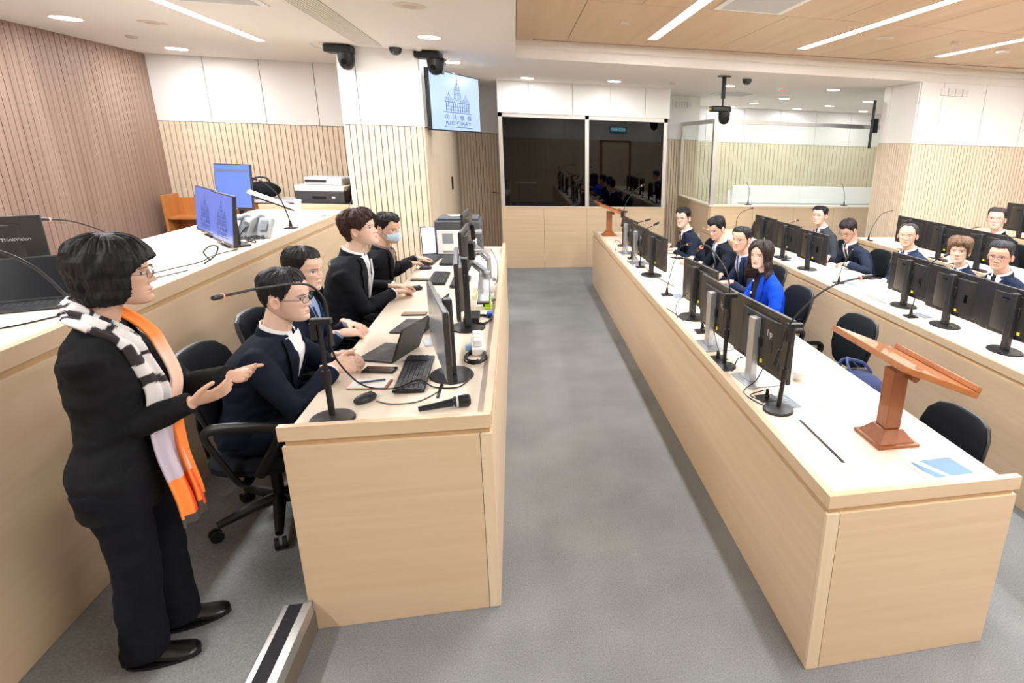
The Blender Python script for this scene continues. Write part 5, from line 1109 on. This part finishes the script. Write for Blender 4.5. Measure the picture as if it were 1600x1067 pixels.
    if shirt:
        sm=cloth('shirt_'+shirt,shirt,.7,bump=(700,.15))
        slab('shirt',lambda u,v_,o=0:chest(u*vw(v_),v_,lift+.001+o),list(np.linspace(-1,1,9)),ss,sm)
        if P.get('lapel',True):
            for sd in (-1,1):
                def lf(u,v_,o=0,sd=sd):
                    lw=np.interp(v_,[vb,.30,.41,.44,.455,.50,.532],[.012,.045,.062,.066,.046,.040,.024])*sc
                    return chest(sd*(vw(v_)-.002+u*lw),v_,lift+.008+.004*(1-u)+o)
                slab('lapel',lf,list(np.linspace(0,1,5)),ss,jm)
        # collar bands
        def ring(name,mm,r0,z0,z1,a0,a1,off,tilt=.35,th=.004):
            def fn(u,v_,o=0):
                a=a0+(a1-a0)*u; r=r0+o+off*(1-v_); return (nb.x+r*math.sin(a)*1.0,nb.y+.006+r*math.cos(a)*1.02,nb.z+z0+(z1-z0)*v_-tilt*.07*math.cos(a)*(1) )
            slab(name,fn,list(np.linspace(0,1,25)),[0,.5,1],mm,th)
        ring('shirt_collar',sm,nr*1.10+.003,-.030,.022,.30,2*PI-.30,.012)
        if P.get('lapel',True): ring('jacket_collar',jm,nr*1.22+.006,-.040,.006,.75,2*PI-.75,.018)
    if P.get('tie'):
        tm=cloth('tie_'+P['tie'],P['tie'],.5,bump=(300,.3))
        slab('tie',lambda u,v_,o=0:chest(u*np.interp(v_,[vb-.01,.49,.50,.535],[.033,.019,.015,.024])*sc,v_,lift+.004+o+(.006 if v_>.5 else 0)),[-1,-.5,0,.5,1],list(np.linspace(vb-.01,.536,18)),tm,.003)
    # shirt cuffs
    if shirt and P.get('cuffs',True):
        for sS,E,W,side,H in arm:
            dd=(W-E).normalized(); m=MB(); m.tube([W-dd*.04,W-dd*.004],[.033*sc,.031*sc],16); m.build('shirt_cuff',cloth('shirt_'+shirt,shirt),root)
    # ---------------- trousers / legs
    tcol=P.get('trousers',J); tmn=cloth('trousers_'+tcol,tcol,.85)
    m=MB(); m.loft([tring(s,-.002) for s in (-.085,-.06,.0,.05,.10)])
    for hip,K,A,side in knees:
        m.tube([hip+Vector((0,-.02,.0)),hip.lerp(K,.25),hip.lerp(K,.6),K,K.lerp(A,.35),K.lerp(A,.75),A+Vector((0,0,-.045))],[.098*sc,.096*sc,.086*sc,.076*sc,.074*sc,.074*sc,.078*sc],18)
    v,f,nn=remesh(m,P.get('vox',.012)*1.15,4)
    out=[tuple(Vector(p)+Vector(n_)*(noise.noise(Vector(p)*8+Vector((seed,9,0)))*.008+noise.noise(Vector((p[0]*8,p[1]*8,p[2]*20)))*.005)) for p,n_ in zip(v,nn)]
    tk=MB(); tk.v=out; tk.f=f; tk.mi=[0]*len(f); tk.build('trousers',tmn,root,angle=180)
    shm=mat('shoe_leather','0E0D0F',.28,spec=.6)
    for hip,K,A,side in knees:
        m=MB(); T=Matrix.Translation((A.x,A.y,0))@Matrix.Rotation(-side*.10+P.get('toe',0),4,'Z'); rr=[]
        for y,w_,z0,z1 in ((-.075,.020,.012,.045),(-.07,.031,.006,.075),(-.03,.036,.005,.100),(.03,.039,.005,.086),(.08,.045,.005,.064),(.12,.047,.005,.052),(.15,.042,.006,.046),(.166,.030,.008,.038),(.173,.014,.014,.028)):
            rr.append([tuple(T@Vector((w_*sc*math.cos(2*PI*i/16),y*sc,((z0+z1)/2+(z1-z0)/2*math.sin(2*PI*i/16))*sc))) for i in range(16)])
        m.loft(rr); sh=m.build('shoe',shm,root)
        m=MB(); m.loft([[tuple(T@Vector((w_*sc*math.cos(2*PI*i/16),(.048+l_*math.sin(2*PI*i/16))*sc,z))) for i in range(16)] for z,w_,l_ in ((.0005,.044,.124),(.014,.047,.126))]); m.build('sole',BLACK,sh)
    # ---------------- glasses
    if P.get('glasses'):
        gm=mat('frame_'+P['glasses'],P['glasses'],.35,metal=.3); g=MB()
        for s in (-1,1):
            pts=[HP((s*.033+.0225*sgp(math.cos(a),.8),.097-.010*abs(math.cos(a)*.5+.5*s*1),.001+.0165*sgp(math.sin(a),.8))) for a in [2*PI*i/20 for i in range(21)]]
            g.tube(pts,P.get('gr',.0012),6,cap=False)
            g.tube([HP((s*.0555,.091,.006)),HP((s*.0735,.080,.006)),HP((s*.080,.0,.004)),HP((s*.079,-.012,-.006))],P.get('gr',.0012),6)
        g.tube([HP((-.0105,.098,.003)),HP((0,.1015,.006)),HP((.0105,.098,.003))],P.get('gr',.0012),6)
        go=g.build('glasses',gm,root)
        for s in (-1,1):
            l=MB(); c=[HP((s*.033+.0215*sgp(math.cos(a),.8),.0965-.010*abs(math.cos(a)*.5+.5*s),.001+.0155*sgp(math.sin(a),.8))) for a in [2*PI*i/16 for i in range(16)]]
            l.add([tuple(q) for q in c],[tuple(range(16))]); l.build('lens',LENS,go)
    return dict(root=root,hc=hc,HR=HR,nb=nb,sp=sp,chest=chest,slab=slab,arm=arm,loc=loc,hs=hs,jm=jm,prof=prof,hz=hz)
BK=('hair_black','0A090B','1E1C1F')
YR=PI/2; YL=-PI/2
NV='1A2236'
def desk_hands(x,y,z,s=-1,dx=.28,wid=.14,**k):
    """both wrists resting on a bench; s=-1 for people facing -X, +1 facing +X; returns (right,left)"""
    return ({'w':(x,y-s*wid,z),'d':(s*.8,s*.45,-.10),'curl':(.45,.5,.4)},{'w':(x,y+s*wid,z),'d':(s*.8,-s*.45,-.10),'curl':(.45,.5,.4)})
# ---- standing woman
W=person(dict(label='standing woman in black suit with zebra and orange scarf, hands raised, at the left',loc=(-1.36,2.09,.154),yaw=-PI/2+.24,head=(-1.285,2.175,1.553),
 sc=.93,hs=.98,fem=True,stand=True,hip=.76,feet=((-1.36,1.99,.154),(-1.335,2.16,.154)),hrot=(.12,.02,0),toe=.0,
 skin='DDB59E',lip='B4606A',hair='bob',hairc=('hair_bob','070607','1F1D20'),jacket='17181B',trousers='12141C',shirt=None,jlow=-.17,fat=1.04,glasses='3A3A40',gr=.0011,seed=3,nose=1.2,
 hands=({'w':(-1.085,2.06,1.135),'d':(.93,.25,.25),'n':(-.2,.75,.65),'curl':(.25,.3,.2),'pole':(-.3,-.9,-.9),'spread':.05,'thumb':.2,'s':.96},{'w':(-1.03,2.22,1.165),'d':(.85,-.35,.10),'n':(-.1,-.5,.85),'curl':(.35,.35,.25),'pole':(-.3,.2,-1),'spread':.05,'thumb':-.3,'s':.96}),
 res=(150,150),hres=(220,150),hvox=.0032,vox=.007,slv=1.08,cuffs=False,slend=.0))
def scarf(W):
    root=W['root']; ch=W['chest']; nb=W['nb']; L=W['loc']
    # two bands: the zebra / lilac / orange band on the wearer's right, plain orange on the left
    def band(name,pts,ws,up,colfn,seed):
        P=spl([Vector(p) for p in pts],26); n=len(P); m=MB(); k=17; cols=[]; rings=[]
        for i,p in enumerate(P):
            t=i/(n-1); d=(P[min(i+1,n-1)]-P[max(i-1,0)]).normalized(); u=Vector(up(t,p)).normalized(); l=d.cross(u).normalized(); u=l.cross(d).normalized()
            w_=np.interp(t,[a for a,b in ws],[b for a,b in ws]); rg=[]
            for j in range(2*k):
                q=(j if j<k else 2*k-1-j)/(k-1)*2-1
                fold=.010*math.cos(q*7+t*5+seed)+.004*math.sin(q*13+t*9); th=.004 if j<k else -.004
                rg.append(tuple(p+l*(w_*q)+u*(fold+th-.012*q*q))); cols.append(colfn(t,q))
            rings.append(rg)
        m.loft(rings); o=m.build(name,None,root,angle=180); me=o.data; me.materials.append(SCARF)
        ca=me.color_attributes.new('Col','FLOAT_COLOR','POINT'); ca.data.foreach_set('color',np.array([(*c,1) for c in cols],dtype=np.float32).ravel()); return o
    nbw=Vector(nb)
    bk=srgb('262026'); wt=srgb('E6E4E6'); li=srgb('C9BFD0'); og=srgb('F2531A'); or2=srgb('FF9440'); dk=srgb('4A4444')
    def zebra(t,q):
        if t<.60:
            v=math.sin(t*62+5.5*noise.noise(Vector((t*16,q*.9,1)))+q*1.1)+.5*noise.noise(Vector((t*50,q*3,5))); return bk if v>.2 else wt
        if t<.82: return mix3(wt,li,min(1,(t-.60)/.08))
        if t<.955: return og if q<.35 else or2
        return dk
    def orange(t,q):
        if t<.16: return wt
        if t<.40: return or2
        if t<.62: return mix3(or2,srgb('F0CDB8'),min(1,(t-.40)/.08))
        if t<.93: return mix3(or2,og,.2)
        return dk
    sp=W['sp']
    def c(x,s,o): 
        p=ch(x,s,o); return Vector(p)
    front=[(0,)]
    r0=.078
    P1=[nb+Vector((-.06,-.045,.05)),nb+Vector((-.01,-.080,.052)),nb+Vector((.052,-.062,.048)),nb+Vector((.085,.0,.020)),c(.075,.50,.035),c(.072,.42,.035),c(.060,.30,.045),c(.050,.18,.06),c(.045,.05,.07),c(.05,-.06,.085),c(.055,-.17,.10),c(.06,-.26,.105)]
    P2=[nb+Vector((.03,-.070,.045)),nb+Vector((-.01,-.084,.046)),nb+Vector((-.055,-.06,.05)),nb+Vector((-.082,.0,.03)),c(-.06,.50,.045),c(-.055,.42,.05),c(-.04,.30,.06),c(-.02,.18,.07),c(-.01,.05,.08),c(.0,-.06,.09),c(.0,-.17,.10),c(.0,-.25,.10)]
    def rad(p):
        v=p-nb; return Vector((v.x,v.y,.035))
    def up(t,p): return Vector((0.3,1,.3)).lerp(rad(p).normalized(),1-min(1,max(0,(t-.16)/.12)))
    band('scarf',P1,[(0,.026),(.2,.036),(.5,.042),(.75,.058),(1,.072)],up,zebra,0)
    def up2(t,p): return Vector((-.2,1,.3)).lerp(rad(p).normalized(),1-min(1,max(0,(t-.16)/.12)))
    band('scarf',P2,[(0,.026),(.2,.038),(.5,.045),(.75,.055),(1,.06)],up2,orange,2)
def vcmat(name,rough):
    m=bpy.data.materials.new(name); m.use_nodes=True; nt=m.node_tree; b=nt.nodes['Principled BSDF']; a=nt.nodes.new('ShaderNodeAttribute'); a.attribute_name='Col'; nt.links.new(a.outputs['Color'],b.inputs['Base Color']); b.inputs['Roughness'].default_value=rough; return m
SCARF=vcmat('scarf_silk',.6)
scarf(W)
# ---- clerks' desk
def seated(**k): return person(k)
A=person(dict(label='man with glasses and navy suit sitting nearest on the clerks\' side, hands clasped',loc=(-1.27,2.86,.154),yaw=YL,head=(-1.05,2.88,1.289),seat=.42,sc=1.03,hs=1.04,fat=1.12,
 hrot=(-.05,.06,0),skin='EBC8B4',lip='BC7468',hair='quiff',hairc=('hair_dark','0D0C10','2C2C34'),jacket='161C2C',glasses='2A2A2E',gr=.0013,seed=11,fw=1.06,
 hands=({'w':(-.865,2.79,.965),'d':(.85,.42,.05),'n':(.2,.8,-.55),'curls':[(.7,.8,.5)]*4,'pole':(.9,-.25,-.6),'thumb':.2},{'w':(-.86,2.945,.968),'d':(.85,-.42,.05),'n':(.2,-.8,-.55),'curls':[(.75,.8,.5)]*4,'pole':(-.8,-.1,-.8),'thumb':.2}),
 res=(150,150),hres=(220,150),hvox=.0032,vox=.008))
B=person(dict(label='young man in navy suit with a name badge, second along the clerks\' desk',loc=(-1.30,3.46,.154),yaw=YL,head=(-1.15,3.455,1.299),seat=.44,sc=1.0,hs=1.02,
 hrot=(-.28,.12,0),skin='EBC5B0',lip='B96E62',hair='crop',hairc=('hair_black2','0C0B0D','221F20'),jacket='1C2436',shirt='8FA3C8',seed=21,
 hands=({'w':(-.985,3.36,.955),'d':(.8,.5,-.1),'n':(0,.3,-.9),'curl':(.5,.6,.4)},{'w':(-.985,3.56,.955),'d':(.8,-.5,-.1),'n':(0,-.3,-.9),'curl':(.5,.6,.4)}),
 res=(130,130),hres=(190,130),vox=.009))
C_=person(dict(label='man with brown wavy hair and black suit in profile, third along the clerks\' desk',loc=(-1.22,4.20,.154),yaw=YL,head=(-1.02,4.19,1.416),seat=.46,sc=1.03,hs=1.03,
 hrot=(-.06,-.14,0),skin='EBC8B2',lip='C07A70',hair='floppy',hairc=('hair_brown','2B1A15','48302A'),jacket='1B1D22',seed=31,
 hands=({'w':(-.865,4.30,.955),'d':(.55,.75,-.1),'curl':(.4,.5,.4),'pole':(.5,-.4,-1)},{'w':(-.90,4.50,.955),'d':(.75,.3,-.1),'curl':(.35,.4,.3),'pole':(-.8,-.2,-.8)}),res=(130,130),hres=(190,130),vox=.009))
D_=person(dict(label='man in black coat wearing a pale blue face mask at the far keyboard',loc=(-1.2,5.0,.154),yaw=YL,head=(-1.0,4.94,1.316),seat=.44,sc=1.0,
 hrot=(-.45,.16,0),skin='DFB69E',hair='side',hairc=BK,jacket='14151A',shirt='8B7670',lapel=True,seed=41,
 hands=({'w':(-.915,5.30,.965),'d':(.6,.75,-.1),'curl':(.3,.35,.3),'pole':(.3,-.5,-1)},{'w':(-.90,5.52,.97),'d':(.8,.5,-.1),'curl':(.3,.35,.3),'pole':(-.6,-.2,-1)}),res=(110,110)))
# mask
m=MB(); hc,HR=D_['hc'],D_['HR']; K=13; HM=lambda p:hc+HR@Vector((p[0]*HSC[0],p[1]*HSC[1],p[2]*HSC[2]))
def mp(u,v,o): x=u*.062; y=.104-.0*abs(u)-(abs(u)**2.0)*.062+o-.012*(abs(v+.1))**2; z=-.052+v*.040*(1-.25*abs(u)); return tuple(HM((x,y+.004,z)))
for o in (0,): 
    vs=[mp(i/6-1,j/4-1,0) for j in range(9) for i in range(K)]+[mp(i/6-1,j/4-1,-.003) for j in range(9) for i in range(K)]; n=9*K
    m.add(vs,[(j*K+i,j*K+i+1,(j+1)*K+i+1,(j+1)*K+i) for j in range(8) for i in range(K-1)]+[(n+(j+1)*K+i,n+(j+1)*K+i+1,n+j*K+i+1,n+j*K+i) for j in range(8) for i in range(K-1)])
for s in (-1,1): m.tube([HM((s*.060,.045,-.035)),HM((s*.078,.0,-.012))],.0012,5); m.tube([HM((s*.060,.045,-.075)),HM((s*.078,-.008,-.03))],.0012,5)
m.build('face_mask',mat('mask_blue','BFD9EC',.7),D_['root'])
# lanyards and badges
def lanyard(Q,col='22406A',badge=True,s1=.24):
    ch=Q['chest']; pts=[ch(-.055,.50,.03),ch(-.04,.40,.03),ch(-.02,.30,.03),ch(0,s1,.035),ch(.02,.30,.03),ch(.04,.40,.03),ch(.055,.50,.03)]
    m=MB(); m.tube([Vector(p) for p in pts],.006,6,flat=.0015); m.build('lanyard',mat('lanyard_'+col,col,.7),Q['root'])
    if badge:
        p=Vector(ch(0,s1-.05,.045)); m=MB(); m.cbox(p,(.07,.004,.09)); b=m.build('name_badge',PAPER,Q['root']); m=MB(); m.cbox(p+Vector((.01,.0035,.0)),(.03,.002,.04)); m.build('badge_print',mat('badge_print','7A8494',.6),b)
lanyard(B); lanyard(C_,'D8DCE4',True,.22)
# ---- front row right
E_=person(dict(label='man in glasses and navy suit, farthest seated on the front row beside the dock',loc=(2.22,6.93,0),yaw=YR,head=(1.97,6.90,1.172),seat=.40,hrot=(.80,.05,0),skin='E3BEAC',hair='side',hairc=BK,jacket='1D2536',tie='1A2338',glasses='33333A',seed=51,fat=1.05,
 hands=desk_hands(1.80,6.80,.835),res=(110,110)))
F_=person(dict(label='man in black suit with a light blue tie looking down, second from the far end',loc=(2.34,6.03,0),yaw=YR,head=(2.09,5.98,1.172),seat=.40,hrot=(.45,.38,0),skin='E2BBA5',hair='side',hairc=BK,jacket='171B28',tie='8FA2D8',seed=61,hands=desk_hands(1.84,5.93,.835),res=(110,110)))
G_=person(dict(label='man in navy suit with grey tie just left of the woman in blue',loc=(2.30,5.22,0),yaw=YR,head=(2.05,5.16,1.182),seat=.40,hrot=(.62,.0,0),skin='DDB098',hair='crop',hairc=BK,jacket='222C46',shirt='C4CDE4',tie='4A5470',seed=71,hands=desk_hands(1.86,5.05,.835),res=(110,110)))
H_=person(dict(label='woman in bright blue jacket with long dark hair sitting on the front row',loc=(2.12,4.47,0),yaw=YR,head=(1.93,4.41,1.176),seat=.40,sc=.95,fem=True,hs=.97,hrot=(.66,.02,0),skin='EDCBB8',lip='C4565A',hair='long',hairc=('hair_long','17100F','3A2824'),jacket='0A46C8',trousers='14151C',shirt='14161F',lapel=True,vbot=.0,seed=81,
 hands=({'w':(1.72,4.42,.84),'d':(-.7,-.6,-.1),'curl':(.5,.6,.4)},{'w':(1.76,4.15,.85),'d':(-.75,.35,-.15),'curl':(.6,.7,.5),'pole':(-.6,-.3,-1)}),res=(130,130),hres=(190,130),cuffs=False,fat=1.06))
for s in (.12,.24,.36,.47):
    p=Vector(H_['chest'](.045,s,.022)); m=MB(); m.ell(p,(.011,.007,.011),10,8); m.build('pearl_button',WHITE,H_['root'])
p=Vector(F_['chest'](-.10,.43,.012)); m=MB(); m.cbox(p,(.012,.006,.035)); m.build('lapel_pin',WHITE,F_['root'])
# ---- second row
I_=person(dict(label='man in dark grey suit sitting behind the far second-row monitors',loc=(3.95,6.78,0),yaw=YR,head=(3.70,6.76,1.224),seat=.43,hrot=(.55,.0,0),skin='E4BCAA',hair='crop',hairc=BK,jacket='3A4048',tie='241C22',seed=91,fw=1.06,hands=desk_hands(3.55,6.62,.82),res=(110,110)))
J_=person(dict(label='man in glasses and navy suit bending down to write on the second row',loc=(3.98,6.02,0),yaw=YR,head=(3.62,5.93,1.159),seat=.43,hrot=(.30,.55,0),skin='DAAB96',hair='side',hairc=('hair_black3','141112','3A2E2E'),jacket='242C3E',tie='1E2436',glasses='2A2426',gr=.0016,seed=101,
 hands=({'w':(3.50,6.12,.82),'d':(-.8,-.45,-.1),'curl':(.5,.5,.4)},{'w':(3.52,5.72,.825),'d':(-.85,.25,-.15),'curl':(.7,.8,.5),'pole':(-.9,-.4,-.6)}),res=(110,110)))
K_=person(dict(label='smiling man with receding hair, clear glasses and bright blue tie on the second row',loc=(4.06,5.22,0),yaw=YR,head=(3.80,5.15,1.220),seat=.43,hrot=(.75,.02,0),skin='E2B59C',hair='reced',hairc=('hair_grey1','1E1C1E','4A4648'),jacket='26344E',tie='2A5298',glasses='9AA0A8',seed=111,fat=1.08,fw=1.04,hands=desk_hands(3.6,5.0,.76),res=(110,110)))
L_=person(dict(label='woman with short brown highlighted hair and navy jacket on the second row',loc=(4.08,4.52,0),yaw=YR,head=(3.85,4.48,1.180),seat=.40,sc=.95,fem=True,hs=.98,hrot=(.75,-.02,0),skin='E6C0AC',lip='C2696A',hair='femshort',hairc=('hair_bronze','3A2820','8A6B50'),jacket='1C2740',shirt='D5E0F0',vbot=.30,lapel=True,seed=121,fat=1.1,hands=desk_hands(3.6,4.4,.76),cuffs=False,res=(110,110)))
M_=person(dict(label='man with thin glasses and grey-flecked hair nearest on the second row',loc=(3.92,3.85,0),yaw=YR,head=(3.67,3.83,1.255),seat=.43,hs=.94,hrot=(.55,.06,0),skin='DFB29C',hair='quiff',hairc=('hair_grey2','131316','3E3E44'),jacket='1D2840',tie='141A30',glasses='50506A',seed=131,fw=1.06,fat=1.08,hands=desk_hands(3.5,3.7,.76),res=(130,130)))
# ---- third row
N_=person(dict(label='man with round glasses, black suit and purple tie on the third row',loc=(5.33,5.50,.14),yaw=YR,head=(5.08,5.46,1.348),seat=.42,hrot=(.72,-.05,0),skin='E6BCAA',hair='crop',hairc=('hair_brown2','1E1614','3E302A'),jacket='16171C',tie='7A3A8C',glasses='8A7068',seed=141,fw=1.06,fat=1.08,hands=desk_hands(4.9,5.3,.93),res=(110,110)))
O_=person(dict(label='person in navy suit at the right edge of the third row, only a shoulder showing',loc=(5.25,4.72,.14),yaw=YR,head=(5.02,4.74,1.30),seat=.42,hrot=(.5,0,0),hair='short',hairc=BK,jacket='1D2946',seed=151,fat=1.1,hands=desk_hands(4.85,4.5,.93),res=(80,80)))
# ---- chairs under the people
for nm,(x,y,z,r,l) in enumerate(((-1.21,2.86,.1535,YL,'black office chair of the man with clasped hands, five-star base showing below the desk end'),(-1.21,3.47,.1535,YL,'black office chair of the young man with the badge'),(-1.17,4.20,.1535,YL,'black office chair with loop armrest carrying the brown-haired man'),(-1.17,5.0,.1535,YL,'black office chair of the masked man'),
 (2.16,6.95,0,YR,'black office chair of the farthest man on the front row'),(2.28,6.04,0,YR,'black office chair of the man with light blue tie'),(2.24,5.22,0,YR,'black office chair of the man beside the woman in blue'),(2.06,4.34,0,YR+.05,'black office chair behind the woman in the blue jacket'),
 (3.89,6.78,0,YR,'black office chair of the grey-suited man'),(3.93,6.05,0,YR,'black office chair of the man writing'),(4.0,5.22,0,YR,'black office chair of the man with bright blue tie'),(4.02,4.52,0,YR,'black office chair of the short-haired woman'),(3.87,3.85,0,YR,'black office chair of the man with thin glasses'),(5.28,5.5,.14,YR,'black office chair of the man with purple tie'),(5.2,4.72,.14,YR,'black office chair of the person at the right edge'))):
    dup(c0,(x,y,z),r,l)
dup(c0,(3.98,5.66,0),YR-.1,'empty-looking black office chair back between the writing man and the blue-tie man')
# navy bag on the chair
t=thing('shoulder_bag','navy cloth bag with straps lying on the chair by the lectern','bag',(2.10,3.08,.465),.3)
m=MB(); m.ell((0,0,.10),(.15,.16,.10),20,12); o=m.build('bag_body',mat('bag_navy','22305A',.8,bump=(60,.6)),t)
m=MB(); m.tube(spl([(-.1,-.1,.14),(-.12,0,.25),(-.02,.1,.27),(.06,.08,.2)],6),.012,8,flat=.005); m.tube(spl([(-.12,.05,.16),(-.08,.1,.26),(.04,.04,.25),(.1,0,.18)],6),.012,8,flat=.005); m.build('strap',mat('bag_navy2','2C3C6C',.8),t)
t=thing('plastic_bottle','small white bottle on the platform floor against the clerks\' desk end','bottle',(-.965,2.52,.1535)); m=MB(); m.lathe((0,0,0),[(.03,0),(.032,.02),(.032,.10),(.015,.13),(.013,.15)],18); m.build('bottle_body',WHITE,t)
t=thing('carry_bag','dark bag with a red strap handle beside the chair of the blue-jacket woman','bag',(2.02,4.02,.42),.2); m=MB(); m.cbox((0,0,.1),(.10,.16,.2)); m.build('bag_body',mat('bag_black','16181E',.8),t,bevel=.03); m=MB(); m.tube(spl([(0,-.06,.2),(.0,-.04,.32),(0,.04,.33),(0,.06,.2)],6),.009,8); m.build('handle',mat('strap_red','A84A50',.6),t)

GR={'monitor':'computer monitors on the benches and desks','downlight':'recessed ceiling downlights','ceiling_strip_light':'linear ceiling light strips','office_chair':'black office chairs','gooseneck_microphone':'gooseneck table microphones','microphone_stand':'round-base microphone stands','paper_cup':'white cups on the benches','keyboard':'keyboards on the clerks\' desk','computer_mouse':'mice on the clerks\' desk','smartphone':'phones on the benches','laptop':'open laptops','person':'people in the courtroom','cable':'loose cables','name_card':'grey cards on the benches','paper_sheet':'sheets of paper on the benches','bench_desk':'long maple benches','ceiling_speaker':'flush ceiling speakers','ceiling_sensor':'small ceiling sensors','ptz_camera':'hanging remote cameras','dome_camera':'dome cameras','desk_phone':'desk phones','socket_plate':'socket plates','cable_slot':'cable slots','ceiling_air_panel':'square ceiling air panels','table_lectern':'wooden table lecterns','slot_diffuser':'slot diffusers','wall_screen':'wall screens'}
for o in list(COL.objects):
    if o.parent is None and 'category' in o:
        b=o.name.split('.')[0]
        if b in GR: o['group']=GR[b]
